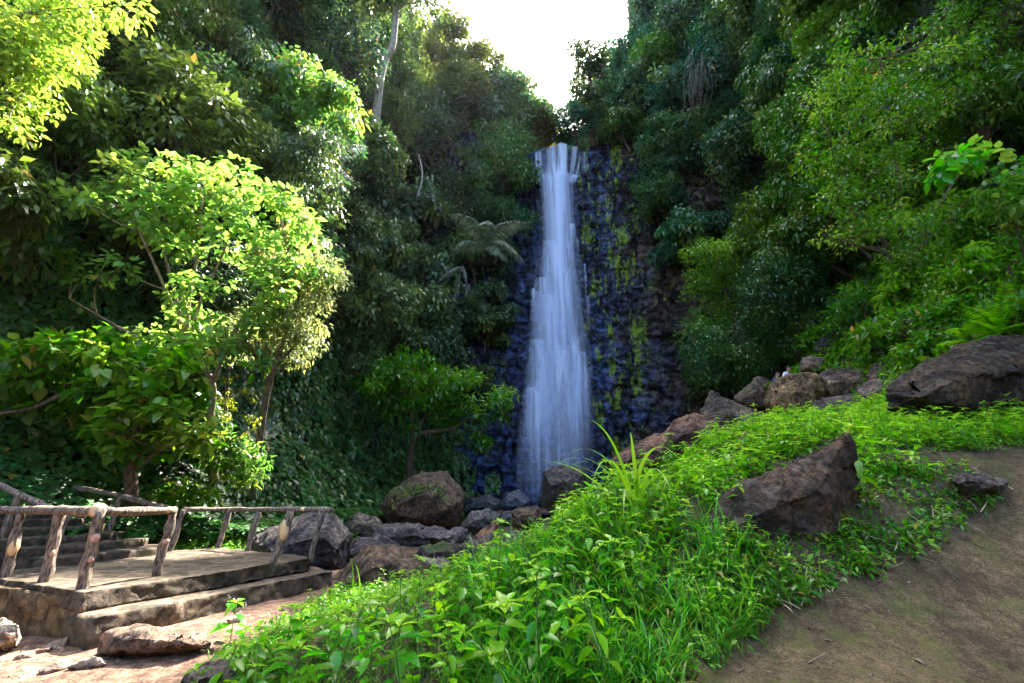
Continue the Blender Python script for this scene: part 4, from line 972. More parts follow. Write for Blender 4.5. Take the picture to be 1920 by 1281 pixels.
hero('flat_crowned_tree', 'nearer tree with a flat layered crown of big glossy leaves and forked trunk',
     [(270, 668, 130, 32), (80, 680, 110, 40), (190, 730, 150, 42), (400, 700, 85, 26), (330, 770, 85, 38), (30, 740, 60, 30), (300, 830, 90, 22), (210, 790, 60, 35), (440, 680, 45, 14), (225, 640, 50, 14)], 10.6, 1.3, 120, 30, .25, .38,
     [([(248, 945, 10.9), (244, 880, 10.8), (232, 820, 10.7), (210, 770, 10.6), (150, 740, 10.5), (70, 730, 10.3)], .15, .035), ([(240, 850, 10.75), (275, 780, 10.6), (330, 720, 10.5), (400, 695, 10.5)], .08, .02), ([(236, 830, 10.7), (240, 750, 10.6), (255, 690, 10.5)], .07, .02), ([(258, 880, 10.8), (290, 850, 10.4), (330, 830, 10.2)], .05, .015), ([(170, 750, 10.5), (120, 740, 10.2), (60, 765, 10), (0, 775, 9.8)], .06, .03)],
     (.075, .17, .018), seed=33, twigs=60, up=.6)
hero('leaning_tree', 'small dark green tree leaning from the creeper slope toward the falls',
     [(800, 720, 90, 45), (730, 730, 55, 40), (870, 750, 80, 45), (880, 800, 65, 40), (790, 780, 70, 30), (940, 742, 30, 10), (760, 690, 50, 30)], 27, 2.2, 75, 85, .30, .75,
     [([(768, 905, 28), (770, 850, 27.6), (782, 815, 27.2), (840, 805, 26.8), (890, 780, 26.6)], .22, .07), ([(775, 830, 27.4), (770, 780, 27), (750, 730, 26.8)], .12, .04), ([(785, 812, 27.2), (800, 770, 27), (820, 720, 26.8)], .1, .04)], (.04, .155, .016), M_weed, 'five', .5, .3, 34, 40)
for k, (px, py, rx, ry, t_, lb, c) in enumerate(((45, 800, 60, 32, 12.2, 'sunlit shrub left of the flat crowned tree trunk', (.09, .2, .02)), (60, 880, 75, 26, 12, 'leafy shrub behind the stair railing at the left edge', (.07, .18, .02)), (150, 905, 60, 22, 12, 'low shrub behind the arched log railing', (.06, .16, .02)), (340, 930, 60, 18, 12.4, 'low shrub behind the level railing near the forked trunk', (.07, .17, .02)), (455, 870, 40, 40, 13, 'shrub wrapped round the foot of the leaning sunlit trunk', (.06, .13, .025)), (390, 830, 40, 40, 13, 'shrub at the foot of the many stemmed tree', (.045, .12, .025)))):
    hero('shrub', lb, [(px, py, rx, ry)], t_, .6, 34, 26, .15, .3, [([(px, py + ry + 14, t_), (px, py, t_)], .03, .015)], c, M_big, 'ovate', .55, .4, 800 + k, 12, bark_r=.01, cat='shrub')
hero('climbing_vine', 'lit yellowish climbing vine hanging in a column between the two sunlit trunks', [(425, 760, 12, 60), (428, 840, 16, 40), (470, 770, 14, 50)], 13.1, .15, 46, 24, .075, .16, [([(424, 900, 13.1), (422, 780, 13.1), (426, 690, 13)], .02, .012)], (.14, .17, .02), M_big, 'five', .5, .9, 820, 10, bark_r=.006, cat='vine')
hero('canopy_tree', 'sunlit yellow green foliage overhanging the top left corner',
     [(60, 40, 110, 60), (150, 30, 60, 45), (40, 150, 60, 70), (110, 100, 60, 30), (20, 90, 40, 60), (250, 20, 60, 16), (20, 230, 40, 35)], 10.5, 1.5, 80, 60, .15, .42,
     [([(-170, 560, 11.5), (-150, 300, 11.2), (-90, 120, 11), (-10, 50, 10.6), (80, 20, 10.4)], .2, .05), ([(-120, 180, 11.1), (-40, 180, 10.8), (50, 170, 10.5)], .09, .02)], (.17, .25, .045), M_big, 'ovate', .5, .4, 35, 34)
hero('slope_tree', 'pale sunlit rounded tree crown on the slope under the overhanging foliage',
     [(130, 210, 75, 80), (60, 220, 60, 70), (190, 260, 50, 60), (100, 310, 80, 40), (210, 330, 40, 40)], 17, 1.6, 90, 110, .17, .55,
     [([(-20, 520, 18.6), (20, 400, 18), (90, 300, 17.4), (130, 220, 17)], .2, .05)], (.085, .125, .025), M_leaf, 'five', .45, .5, 36, 30)
hero('drooping_tree', 'sunlit pale green tree with drooping leaf clusters left of the thin white trunk',
     [(520, 130, 50, 40), (570, 150, 60, 40), (620, 200, 50, 45), (500, 190, 60, 30), (650, 230, 25, 25), (560, 210, 60, 30)], 22, 1.6, 70, 60, .34, .6,
     [([(470, 420, 25), (480, 320, 24), (520, 240, 23), (570, 180, 22.2), (620, 190, 22)], .16, .05)], (.10, .19, .04), M_big, 'five', .45, .95, 37, 30)
hero('slope_tree', 'dull olive tree crown halfway between the pale crown and the drooping tree',
     [(340, 180, 60, 40), (380, 210, 60, 50), (430, 160, 45, 40), (330, 240, 60, 40), (420, 250, 70, 35), (470, 260, 40, 30)], 21, 1.6, 80, 90, .2, .6,
     [([(380, 430, 23), (385, 340, 22), (390, 260, 21.5), (400, 200, 21)], .16, .05)], (.06, .09, .03), M_leaf, 'five', .42, .6, 38, 24)
hero('slope_tree', 'dark glossy tree crown right behind the top of the large leaved tree',
     [(520, 290, 70, 35), (560, 330, 40, 45), (450, 300, 60, 30), (590, 270, 40, 30)], 19, 1.5, 70, 80, .2, .55,
     [([(520, 480, 20.5), (520, 400, 20), (530, 330, 19.4), (540, 290, 19)], .15, .05)], (.045, .075, .03), M_leaf, 'five', .42, .7, 39, 24)
hero('emergent_tree', 'tall tree with a thin bare white trunk on the left ridge',
     [(790, 5, 45, 14), (690, 8, 50, 16), (735, -30, 80, 30), (820, 20, 14, 16)], 35, 2.2, 46, 60, .36, .95,
     [([(703, 240, 35), (707, 200, 35), (714, 140, 35), (724, 105, 35), (735, 88, 35), (741, 40, 35), (744, 0, 35), (748, -40, 35)], .34, .2), ([(742, 20, 35), (780, -5, 35), (815, 10, 35)], .14, .05)], (.06, .09, .03), M_leaf, 'five', .5, .5, 40, 24, M_pale_bark)
hero('ridge_tree', 'narrow dark tree standing up against the white sky right of the gap',
     [(1100, 110, 26, 26), (1110, 150, 22, 40), (1085, 140, 16, 30), (1120, 100, 18, 20), (1105, 190, 22, 30), (1080, 100, 8, 10)], 54, 1.6, 46, 90, .42, .85,
     [([(1112, 275, 55), (1110, 220, 54.5), (1108, 170, 54), (1104, 110, 54)], .35, .12)], (.05, .075, .028), M_leaf, 'five', .5, .4, 41, 20)
for (px, py, rx, ry, lb, c) in ((905, 125, 48, 40, 'sunlit feathery tree on the left ridge against the sky', (.11, .12, .03)), (965, 175, 36, 38, 'yellowish tree on the left ridge lower toward the falls', (.12, .115, .03)), (1012, 225, 24, 28, 'small brownish tree closing the left side of the gap', (.11, .095, .03)), (845, 75, 45, 48, 'pale sunlit tree on the left ridge beside the white trunk', (.11, .13, .03)),
                               (1048, 262, 26, 14, 'low yellow green shrubbery tree right above the waterfall lip', (.15, .16, .02)), (1168, 215, 46, 40, 'dark round tree on the right ridge beside the narrow tree', (.035, .09, .03)), (1290, 90, 48, 90, 'tall dark tree on the right ridge reaching the top of the frame', (.03, .07, .04)), (1275, 20, 34, 50, 'dark leafy tree right at the upper right end of the sky gap', (.03, .075, .035)), (1205, 150, 30, 40, 'dark bushy tree lower on the right ridge by the sky', (.032, .08, .035)), (1100, 252, 36, 16, 'leafy bush on the lip right of the falling water', (.05, .12, .02))):
    hero('ridge_tree', lb, [(px, py, rx, ry), (px - rx * .4, py + ry * .8, rx * .9, ry * .7), (px + rx * .4, py + ry, rx * .9, ry * .8)], 58 if py < 230 else 68, 2.6, 80, 90, .42, 1.05,
         [([(px + 8, py + ry * 2 + 30, 59), (px + 4, py + ry, 58.5), (px, py - ry * .3, 58)], .3, .1)] if py < 230 else [([(px + 6, py + ry * 2 + 10, 68.6), (px + 4, py + ry, 68.3), (px, py - ry * .3, 68)], .3, .1)], c, M_leaf, 'five', .5, .5, 50 + int(px), 20)
for k, (px, py, lb) in enumerate(((1203, 14, 'slim dark tree closing the top right end of the sky gap'), (1207, 60, 'dark shrubby tree under the slim tree at the right end of the gap'), (1232, 48, 'dark leaning tree on the right ridge edge against the sky'), (1250, 8, 'dark tree at the very top of the right ridge edge'), (1212, 98, 'small dark tree on the right ridge edge just above the narrow tree'), (1270, 62, 'dense dark tree a little inside the right ridge edge'))):
    try: t_ = on_ground(px + 14, py + 10, 30, 120)[1] - 1.0
    except IndexError: t_ = 66.0
    hero('ridge_tree', lb, [(px, py, 18, 20), (px + 16, py + 10, 22, 24), (px + 6, py - 12, 14, 12)], t_, 1.6, 60, 80, .4, 1.0, [([(px + 22, py + 50, t_ + 1), (px + 14, py + 20, t_ + .5), (px, py - 6, t_)], .25, .08)], (.032, .085, .036), M_leaf, 'five', .5, .5, 900 + k, 20)
# right hand side
hero('twiggy_tree', 'spreading tree with bare tangled twigs leaning out of the right slope',
     [(1640, 180, 120, 70), (1760, 160, 110, 70), (1600, 260, 100, 60), (1740, 300, 90, 40), (1560, 330, 80, 50), (1860, 130, 90, 60), (1680, 90, 120, 50), (1600, 440, 80, 22), (1850, 40, 90, 40), (1690, 450, 70, 50, -1.2), (1780, 400, 60, 40, -.8), (1630, 380, 70, 40, -.8)], 14.5, 1.6, 175, 85, .14, .5,
     [([(1700, 505, 15), (1670, 470, 14.6), (1630, 420, 14.4), (1570, 380, 14.2)], .09, .03), ([(1690, 495, 15), (1690, 400, 14.8), (1680, 300, 14.6), (1665, 200, 14.4), (1650, 110, 14.3)], .08, .025), ([(1700, 500, 15), (1740, 420, 14.8), (1790, 340, 14.6), (1850, 260, 14.4)], .08, .025), ([(1700, 500, 15), (1660, 475, 14.6), (1590, 455, 14.4), (1540, 440, 14.2)], .09, .02), ([(1720, 470, 14.9), (1790, 400, 14.4), (1870, 330, 14.2), (1930, 330, 14)], .08, .02), ([(1690, 440, 14.8), (1640, 350, 14.5), (1560, 280, 14.3)], .07, .02)],
     (.06, .155, .012), M_weed, 'five', .42, .35, 61, 120, bark_material('brown_twig_bark', (.035, .022, .012), (.15, .10, .06)), bark_r=.017)
hero('feathery_bush', 'bright green layered bush tree beside the brown rock face',
     [(1340, 480, 55, 22), (1320, 520, 45, 28), (1390, 470, 40, 25), (1350, 540, 60, 25), (1330, 590, 35, 30)], 31, 1.6, 60, 110, .22, .8,
     [([(1400, 700, 33), (1385, 620, 32), (1360, 550, 31.4), (1345, 490, 31)], .2, .06)], (.06, .16, .014), M_weed, 'five', .4, .3, 62, 24)
hero('feathery_bush', 'deep green layered bush tree low behind the pyramid shaped boulder',
     [(1350, 620, 45, 20), (1340, 660, 45, 25), (1400, 640, 60, 40), (1370, 700, 50, 22), (1430, 610, 50, 30), (1420, 690, 40, 25)], 27, 1.6, 85, 100, .2, .75,
     [([(1420, 760, 28.5), (1410, 700, 28), (1390, 650, 27.4), (1370, 610, 27)], .18, .05)], (.026, .105, .022), M_leaf, 'five', .45, .35, 63, 24)
hero('feathery_bush', 'dark green bush tree rising behind the two seated people',
     [(1480, 560, 50, 40), (1500, 620, 50, 40), (1450, 540, 50, 40), (1540, 580, 40, 40), (1480, 500, 60, 30)], 25, 1.6, 85, 100, .2, .75,
     [([(1500, 720, 26), (1495, 640, 25.6), (1490, 580, 25.2), (1485, 530, 25)], .18, .05)], (.022, .085, .024), M_leaf, 'five', .45, .35, 64, 24)
hero('sapling', 'sapling branch with big bright leaves sticking out of the right slope',
     [(1800, 305, 40, 14), (1840, 290, 30, 10), (1775, 325, 22, 10)], 10.5, .35, 12, 14, .24, .28,
     [([(1900, 420, 11.2), (1870, 350, 10.8), (1830, 305, 10.5), (1770, 325, 10.4)], .025, .01)], (.07, .26, .02), M_big, 'ovate', .55, .5, 65, 10, bark_r=.01)
hero('sapling', 'leafy sapling with pale green leaves at the right edge below the bright branch',
     [(1880, 370, 30, 30), (1900, 330, 30, 20), (1910, 420, 25, 22)], 10.8, .5, 20, 26, .2, .32,
     [([(1940, 560, 11.2), (1920, 480, 11), (1900, 400, 10.8), (1890, 350, 10.7)], .03, .01)], (.06, .18, .025), M_big, 'ovate', .5, .5, 66, 14, bark_r=.01)
for r in protos: kill(r)

# low shrubs on the lower right slope
SP_ = []
for k, (lf, dr, asp, kd) in enumerate(((.17, .3, .45, 'ovate'), (.13, .5, .5, 'five'), (.22, .7, .5, 'ovate'), (.11, .2, .4, 'five'))):
    gg = np.random.default_rng(700 + k); d = rdir(gg, 40); d = d[d[:, 2] > -.2][:16]; cen = d * np.array([.7, .7, .55]) * (.5 + .5 * gg.random((len(d), 1))) + np.array([0, 0, .5])
    V, F, T = cluster_leaves(gg, cen, .3 * (.7 + .6 * gg.random(len(cen))), 46, lf, dr, kd, .5, asp)
    mb = MB()
    for c in cen: mb.add(*tube(bez((0, 0, -.2), c * .5 + (0, 0, .1), c, 5), np.linspace(.02, .006, 5), 4, False))
    rt = thing('shrub', '', 'shrub', (0, 0, -500)); obj('stem', mb.mesh('stem', M_bark), rt); obj('leaves', mesh_np('leaves', V, F, M_weed, False, {'tint': T}), rt); SP_.append(rt)
p, nn, d = scatter(500, lowR * np.clip(dist0, 9, 60) ** -1.2); acc = []
for i in range(len(p)):
    if len(acc) >= 85: break
    q = project(p[i])[0]
    if q[1] > 700 or q[0] < 1480 or (q[0] > 1650 and q[1] > 600 and q[2] < 11): continue
    r = (.55 + .03 * d[i]) * (.6 + .8 * g.random())
    if acc and min(np.linalg.norm(p[i] - a_) for a_ in acc) < .6: continue
    acc.append(p[i]); k = int(g.integers(4)); c = np.array([(.085, .27, .016), (.07, .22, .018), (.13, .31, .018), (.055, .19, .022)][k]) * (.75 + .5 * g.random())
    dup(SP_[k], tuple(p[i]), (g.normal() * .15, g.normal() * .15, g.random() * 6.28), (r, r, r * (.8 + .5 * g.random())), (*c, 1),
        ['pointed leaved', 'fine leaved', 'big leaved', 'feathery'][k] + ' low shrub ' + ('high on the bright green slope' if q[1] < 480 else ('halfway down the bright green slope at the right' if q[1] < 590 else 'just above the row of boulders')), 'shrubs on the lower right slope')
for r in SP_: kill(r)

# ------------------------------------------------------------------ lianas, dead climber
M_vine = plain('pale_liana', (.30, .27, .23), .8)
for k, (pts, rr, lb) in enumerate((([(312, 65, 20), (316, 110, 20), (300, 150, 19.5), (322, 175, 19.2), (318, 235, 19.2)], .03, 'pale twisted liana hanging in the dark gap high on the left slope'),
                      ([(700, 215, 40), (690, 280, 39), (668, 330, 38), (660, 400, 37)], .06, 'long liana hanging below the thin white trunk'),
                      ([(785, 290, 38), (792, 330, 37), (782, 370, 36)], .05, 'short pale liana on the shaded hillside left of the falls'),
                      ([(428, 690, 13.2), (424, 760, 13.3), (420, 840, 13.5), (424, 905, 13.6)], .05, 'vine wrapped upright stem between the two sunlit tree trunks'),
                      ([(466, 800, 13.8), (468, 860, 13.8), (464, 930, 13.9)], .012, 'thin straight aerial root beside the leaning sunlit trunk'))):
    q = smooth_path([P(*a) for a in pts], 6); v, f = tube(q, rr, 6)
    tag(obj('liana', mesh_np('liana', v, f, M_vine if k != 3 else M_bark, True)), lb, 'liana')
g3 = np.random.default_rng(5); mb = MB()
for k in range(34):
    x = 1308 + g3.normal() * 12; y0_ = 90 + g3.random() * 50; yb = y0_ + 40 + g3.random() * 70
    q = smooth_path([P(x, y0_, 42), P(x + g3.normal() * 8, (y0_ + yb) / 2, 41.6), P(x + g3.normal() * 12, yb, 41.4)], 4); mb.add(*tube(q, .018, 4))
tag(obj('dead_climber', mb.mesh('dead_climber', plain('dead_twigs', (.13, .11, .09), .8))), 'grey dead climber with bare hanging twigs high on the right slope', 'dead plant')

# ------------------------------------------------------------------ palms and ferns
def frond_arrays(root, mid, tip, npair, ll, width, seed, hang=.35):
    q = bez(root, mid, tip, npair + 2); tg = nrmz(np.gradient(q, axis=0)); sd = nrmz(np.cross(tg, np.array([0, 0, 1.0])))
    s = np.linspace(0, 1, len(q)); L = ll * np.sin(np.pi * np.clip(.12 + .86 * s, 0, 1)) ** .7
    mb = MB(); mb.add(*tube(q, np.linspace(.014, .004, len(q)) * (ll / .2) ** .5, 4, False))
    gg = np.random.default_rng(seed)
    for sg in (1, -1):
        ax = sd * sg + tg * .45 + np.array([0, 0, -hang]) + gg.normal(size=q.shape) * .06
        up = np.cross(tg, sd) * sg; up = np.where(up[:, 2:3] < 0, -up, up)
        V, F, k = leaves(q[1:], ax[1:], (up + np.array([0, 0, .6]))[1:], L[1:], L[1:] * width, .25, .1, 'kite'); mb.add(V, F, np.repeat(gg.normal(0.05, .12, len(q) - 1), k))
    return mb
def frond_plant(name, label, cat, base, fr, npair, ll, width, mat, color, hang=.35, group=None):
    root = thing(name, label, cat, base, group)
    st = MB(); st.add(*tube([np.array([0, 0, -.3]), np.array([0, 0, .12])], [.05, .04], 6)); obj('stem', st.mesh('stem', M_bark), root)
    for k, (mid, tip) in enumerate(fr):
        o = obj('frond', frond_arrays(np.zeros(3), np.array(mid) - base, np.array(tip) - base, npair, ll, width, k, hang).mesh('frond', mat), root); o.color = (*color, 1)
    return root
frond_plant('palm', 'palm with long drooping grey green fronds left of the upper falls', 'palm', P(915, 470, 37), [(P(925, 400, 36), P(990, 418, 35)), (P(935, 420, 36), P(985, 495, 35)), (P(890, 390, 36), P(845, 402, 35)), (P(900, 395, 36), P(925, 420, 34)), (P(870, 430, 36), P(850, 470, 35)), (P(930, 440, 36), P(950, 490, 34.6))], 30, 1.3, .11, M_leaf, (.13, .17, .12), .5)
frond_plant('palm', 'small palm with grey fronds under the drooping sunlit tree', 'palm', P(612, 330, 26), [(P(640, 260, 25.6), P(690, 275, 25)), (P(590, 270, 25.6), P(575, 330, 25)), (P(600, 280, 25.6), P(598, 350, 25)), (P(650, 300, 25.6), P(655, 340, 25)), (P(620, 260, 25.6), P(650, 255, 25))], 24, .7, .12, M_leaf, (.10, .12, .12), .5)
frond_plant('palm', 'hanging grey palm frond cluster halfway up the shaded hillside', 'palm', P(868, 500, 36), [(P(860, 505, 35.6), P(848, 575, 35)), (P(880, 510, 35.6), P(872, 560, 35)), (P(840, 500, 35.6), P(820, 530, 35))], 20, .6, .16, M_leaf, (.17, .19, .18), .5)
frond_plant('fern', 'large bright fern with arching fronds at the right edge above the outcrop', 'fern', P(1868, 624, 12.8), [(P(1880, 552, 12.7), P(1885, 527, 12.5)), (P(1850, 582, 12.6), P(1800, 574, 12.2)), (P(1835, 607, 12.5), P(1812, 600, 12.1)), (P(1900, 562, 12.6), P(1925, 552, 12.4)), (P(1830, 632, 12.5), P(1800, 652, 12.2)), (P(1850, 592, 12.6), P(1840, 562, 13.0)), (P(1900, 602, 12.5), P(1950, 607, 12.4))], 28, .33, .2, M_weed, (.17, .42, .02), .15)
frond_plant('fern', 'smaller fern with spread fronds left of the large bright fern', 'fern', P(1822, 642, 13.0), [(P(1800, 602, 12.8), P(1768, 622, 12.4)), (P(1815, 602, 12.7), P(1822, 600, 12.4)), (P(1790, 632, 12.8), P(1752, 647, 12.5)), (P(1840, 622, 12.7), P(1862, 632, 12.4))], 24, .27, .2, M_weed, (.17, .42, .02), .15)
frond_plant('fern', 'low fern between the flat slab and the bright shrubs', 'fern', P(1765, 690, 12.5), [(P(1745, 665, 12.3), P(1715, 668, 12)), (P(1765, 655, 12.3), P(1760, 645, 12)), (P(1785, 670, 12.3), P(1810, 672, 12))], 20, .2, .2, M_weed, (.11, .29, .02), .15)

# ------------------------------------------------------------------ bank plants
def weed_arrays(seed, h, nodes, L, big=1.0, droop=.25):
    gg = np.random.default_rng(seed); st = MB(); lv = MB()
    tip = np.array([gg.normal() * .12 * h, gg.normal() * .12 * h, h]); q = bez((0, 0, -.05), (0, 0, h * .5), tip, 8)
    st.add(*tube(q, np.linspace(.006, .0035, 8) * (h / .5) ** .5, 5, False))
    ph = gg.random() * 3.14
    for k in range(nodes):
        s = .25 + .75 * k / (nodes - 1); c = bez((0, 0, 0), (0, 0, h * .5), tip, 41)[int(s * 40)]
        top = k == nodes - 1
        nl = 2 if not top else 4; LL = L * (.55 + .6 * math.sin(math.pi * min(.95, .2 + s * .62))) * (1 if not top else .8)
        for j in range(nl):
            a = ph + k * 1.57 + j * (6.283 / nl) + gg.normal() * .15; el = (.05 if not top else .25) + gg.normal() * .3
            ax = np.array([math.cos(a) * math.cos(el), math.sin(a) * math.cos(el), math.sin(el)])
            pet = .18 * LL; b = c + ax * pet
            if pet > .01: st.add(*tube([c, b], [.0025, .002], 4, False))
            V, F, kk = leaves([b], [ax], [[gg.normal() * .15, gg.normal() * .15, 1]], LL, LL * (.5 + .1 * gg.random()), droop + .15 * gg.random(), .16, 'ovate')
            lv.add(V, F, .12 * (s - .5) + (.3 if top else 0) + gg.normal() * .1)
        if top:
            for j in range(3):
                a = ph + j * 2.1; ax = np.array([math.cos(a) * .6, math.sin(a) * .6, .8]); V, F, kk = leaves([c], [ax], [[0, 0, 1]], L * .35, L * .17, .2, .2, 'ovate'); lv.add(V, F, .8)
    return st, lv
WP = []
for k, (h, nd, L) in enumerate(((.5, 5, .17), (.62, 6, .16), (.42, 4, .19), (.7, 6, .15), (.36, 4, .15), (.55, 5, .2), (.8, 7, .12), (.3, 3, .24))):
    st, lv = weed_arrays(100 + k, h, nd, L); root = thing('weed_plant', '', 'plant', (0, 0, -500), None)
    obj('stem', st.mesh('stem', M_stem), root); obj('leaves', lv.mesh('leaves', M_weed), root); WP.append((root, st, lv))
def bank_ok(p):
    q = project(p); ok = inpoly(q[:, 0], q[:, 1], BANK) & (q[:, 2] > 2.5)
    for h in ROCKHOLES: ok &= ~(inpoly(q[:, 0], q[:, 1], h))
    tcr = np.interp(q[:, 0], [300, 400, 640, 850, 1050, 1200, 1330, 1450, 1600, 1950], [5.5, 6, 8.5, 8.2, 9.8, 10.5, 12.5, 16, 19, 19])
    return ok & (q[:, 2] < tcr), q
N0 = 26000
bx = g.uniform(-4, 18, N0); by = g.uniform(4, 22, N0); bz = terrain_z(bx, by); bp3 = np.stack([bx, by, bz], 1)
ok, q = bank_ok(bp3); bp3, q = bp3[ok], q[ok]
dens = fbm(bp3 * .55, 3)
# individuals: nearest plants, thinned to keep some space
order = np.argsort(q[:, 2] + g.random(len(q)) * 1.2); ind = []; rest = []
for i in order:
    gap_ = .17 + .09 * (dens[i] < -.1) + .012 * q[i, 2]
    if len(ind) < 290 and (not ind or np.min(np.hypot(*(bp3[ind][:, :2] - bp3[i, :2]).T)) > gap_):
        ind.append(i)
    else: rest.append(i)
ind = np.array(ind)
def low(px, py):
    cr_ = np.interp(px, [400, 560, 640, 810, 870, 1010], [1235, 1150, 1100, 1050, 1005, 955])
    return float(np.interp(py - cr_, [0, 40, 150], [.32, .42, 1.0])) if px < 1040 else 1.0
def wl_(px, py, c):
    if px < 760: a = 'at the lower left of the weed bank by the dirt'
    elif py < 930: a = 'on the upper crest of the weed bank'
    elif px < 1050: a = 'in the middle of the weed bank'
    elif px < 1300: a = 'in front of the wedge shaped rock'
    else: a = 'along the edge of the right dirt path'
    return f'{c} broadleaf weed {a}'
for i in ind:
    k = int(g.integers(len(WP))); tone = g.random(); edge_ = project(bp3[i])[0]
    c = np.array([.08, .28, .014]) * (.5 + .95 * g.random()) if tone < .55 else np.array([.17, .38, .02]) * (.8 + .4 * g.random())
    s = (.75 + .5 * g.random()) * np.interp(q[i, 2], [3, 6, 12], [1.05, .95, .9])
    if q[i, 0] > 1250 and q[i, 1] > 980: s *= .62
    s *= low(q[i, 0], q[i, 1])
    dup(WP[k][0], tuple(bp3[i]), (g.normal() * .1, g.normal() * .1, g.random() * 6.28), s, (*c, 1), wl_(q[i, 0], q[i, 1], 'deep green' if tone < .65 else 'light green'), 'weeds on the bank')
# the rest of the weeds as one mass
mb = MB()
keep = []
for i in rest:
    if q[i, 2] > 4.8 and g.random() < min(1, .045 * q[i, 2]): keep.append(i)
keep = np.array(keep)[:2300]
WA = [lv.arrays() for _, _, lv in WP]; SA = [st.arrays() for _, st, _ in WP]
VV, FF, TT, SV, SF = [], [], [], [], []; nv = 0; sv = 0
for i in keep:
    k = int(g.integers(len(WP))); a = g.random() * 6.28; s = (.55 + .5 * g.random()) * np.interp(q[i, 2], [4, 12, 20], [.7, 1.0, 1.1]) * low(q[i, 0], q[i, 1]); ca, sa = math.cos(a) * s, math.sin(a) * s
    Rm = np.array([[ca, -sa, 0], [sa, ca, 0], [0, 0, s]]); V, F, T = WA[k]
    VV.append(V @ Rm.T + bp3[i]); FF.append(F + nv); nv += len(V); TT.append(T + g.normal() * .15)
    if q[i, 2] < 11:
        V, F, _ = SA[k]; SV.append(V @ Rm.T + bp3[i]); SF.append(F + sv); sv += len(V)
stuff('ground_cover', np.concatenate(VV), np.concatenate(FF), np.concatenate(TT), M_weed, (.13, .34, .018), 'mass of small bright weeds filling the bank between the larger plants', 'ground cover')
stuff('ground_cover', np.concatenate(SV), np.concatenate(SF), np.zeros(sv), M_stem, (.1, .17, .04), 'thin green stalks of the small weeds on the bank', 'ground cover')
for r, _, _ in WP: kill(r)
# creeping mat of tiny leaves on the soil of the bank
j = g.choice(len(bp3), 5200); c = bp3[j] + np.array([0, 0, .04]) + g.normal(size=(5200, 3)) * np.array([.06, .06, .015])
V, F, T = cluster_leaves(g, c, .11 * (.6 + .8 * g.random(5200)), 9, .06, .2, 'kite', .5, .55)
stuff('ground_cover', V, F, T, M_weed, (.06, .19, .016), 'creeping mat of tiny leaves close to the soil of the bank', 'ground cover')

# grass
def blades(root, az, L, W, lean, droop, seg=6):
    n = len(root); s = np.linspace(0, 1, seg + 1)
    hx = np.stack([np.cos(az), np.sin(az), np.zeros(n)], 1)
    ang = lean[:, None] + droop[:, None] * s[None] ** 1.3                     # from vertical
    st = (L / seg)[:, None]
    dx = np.cumsum(np.sin(ang) * st, 1) - np.sin(ang[:, :1]) * st; dz = np.cumsum(np.cos(ang) * st, 1) - np.cos(ang[:, :1]) * st
    c = root[:, None] + hx[:, None] * dx[..., None] + np.array([0, 0, 1.0]) * dz[..., None]
    sd = np.stack([-np.sin(az), np.cos(az), np.zeros(n)], 1)
    w = (W[:, None] * np.minimum(1, s * 5 + .45) * (1 - s ** 2.2))[..., None] * .5 + .0004
    lift = np.stack([-np.cos(ang), np.zeros_like(ang), np.sin(ang)], -1)
    V = np.stack([c - sd[:, None] * w, c + sd[:, None] * w], 2)               # n, seg+1, 2, 3
    V = V.reshape(n, -1, 3); f = []
    for i in range(seg): a = 2 * i; f += [(a, a + 1, a + 3), (a, a + 3, a + 2)]
    F = (np.array(f)[None] + (np.arange(n) * 2 * (seg + 1))[:, None, None]).reshape(-1, 3)
    return V.reshape(-1, 3), F, 2 * (seg + 1)
def grass(n, pts, L, W, lean, droop, color, label, tint=0):
    jj = g.choice(len(pts), n); r = pts[jj] + np.concatenate([g.normal(0, .05, (n, 2)), np.zeros((n, 1))], 1)
    V, F, k = blades(r, g.random(n) * 6.28, L * (.5 + g.random(n)), W * (.6 + .8 * g.random(n)), lean * g.random(n), droop * (.4 + g.random(n)))
    stuff('grass', V, F, np.repeat(g.normal(tint, .2, n), k), M_grass, color, label, 'grass')
nearb = bp3[(q[:, 2] < 7.5) & (q[:, 0] > 820)]; leftb = bp3[(q[:, 0] < 800)]; midb = bp3[(q[:, 0] > 880) & (q[:, 0] < 1420) & (q[:, 2] < 6.6)]
grass(3000, midb, .5, .02, .5, 1.7, (.08, .27, .035), 'long arching grass blades among the weeds in the foreground')
grass(4200, nearb, .36, .011, .6, 1.4, (.075, .22, .02), 'thin grass between the weeds of the bank')
grass(6500, leftb, .11, .007, .8, 1.2, (.10, .27, .025), 'short fine grass on the lower left of the bank', .1)
rg = bp3[(q[:, 0] > 1600) & (q[:, 2] > 7)]
if len(rg): grass(1500, rg, .3, .012, .6, 1.6, (.06, .2, .03), 'grass hanging over the upper edge of the dirt path')
# strip of plants scrambling over the path edge, dry straw
pe = []
for (px, py) in [(g.uniform(1330, 1870), g.uniform(880, 1140)) for _ in range(620)]:
    ex = np.interp(py, [880, 940, 1010, 1075, 1140], [1800, 1860, 1800, 1650, 1480])
    if ex - 330 < px < ex + 12 and not inpoly(np.array([px]), np.array([py]), [(1300, 985), (1400, 890), (1590, 800), (1612, 900), (1550, 940), (1400, 975)])[0]: pe.append(on_ground(px, py)[0])
pe = np.array(pe)
V, F, T = cluster_leaves(g, pe + np.array([0, 0, .1]), .13 * (.6 + .8 * g.random(len(pe))), 11, .09, .2, 'ovate', .6, .42)
stuff('vegetation', V, F, T, M_weed, (.055, .19, .018), 'scrambling herbs along the edge of the right dirt path', 'vegetation')
n = 560; jj = g.choice(len(pe), n); r0 = pe[jj] + g.normal(size=(n, 3)) * np.array([.15, .15, .03]) + np.array([0, 0, .04])
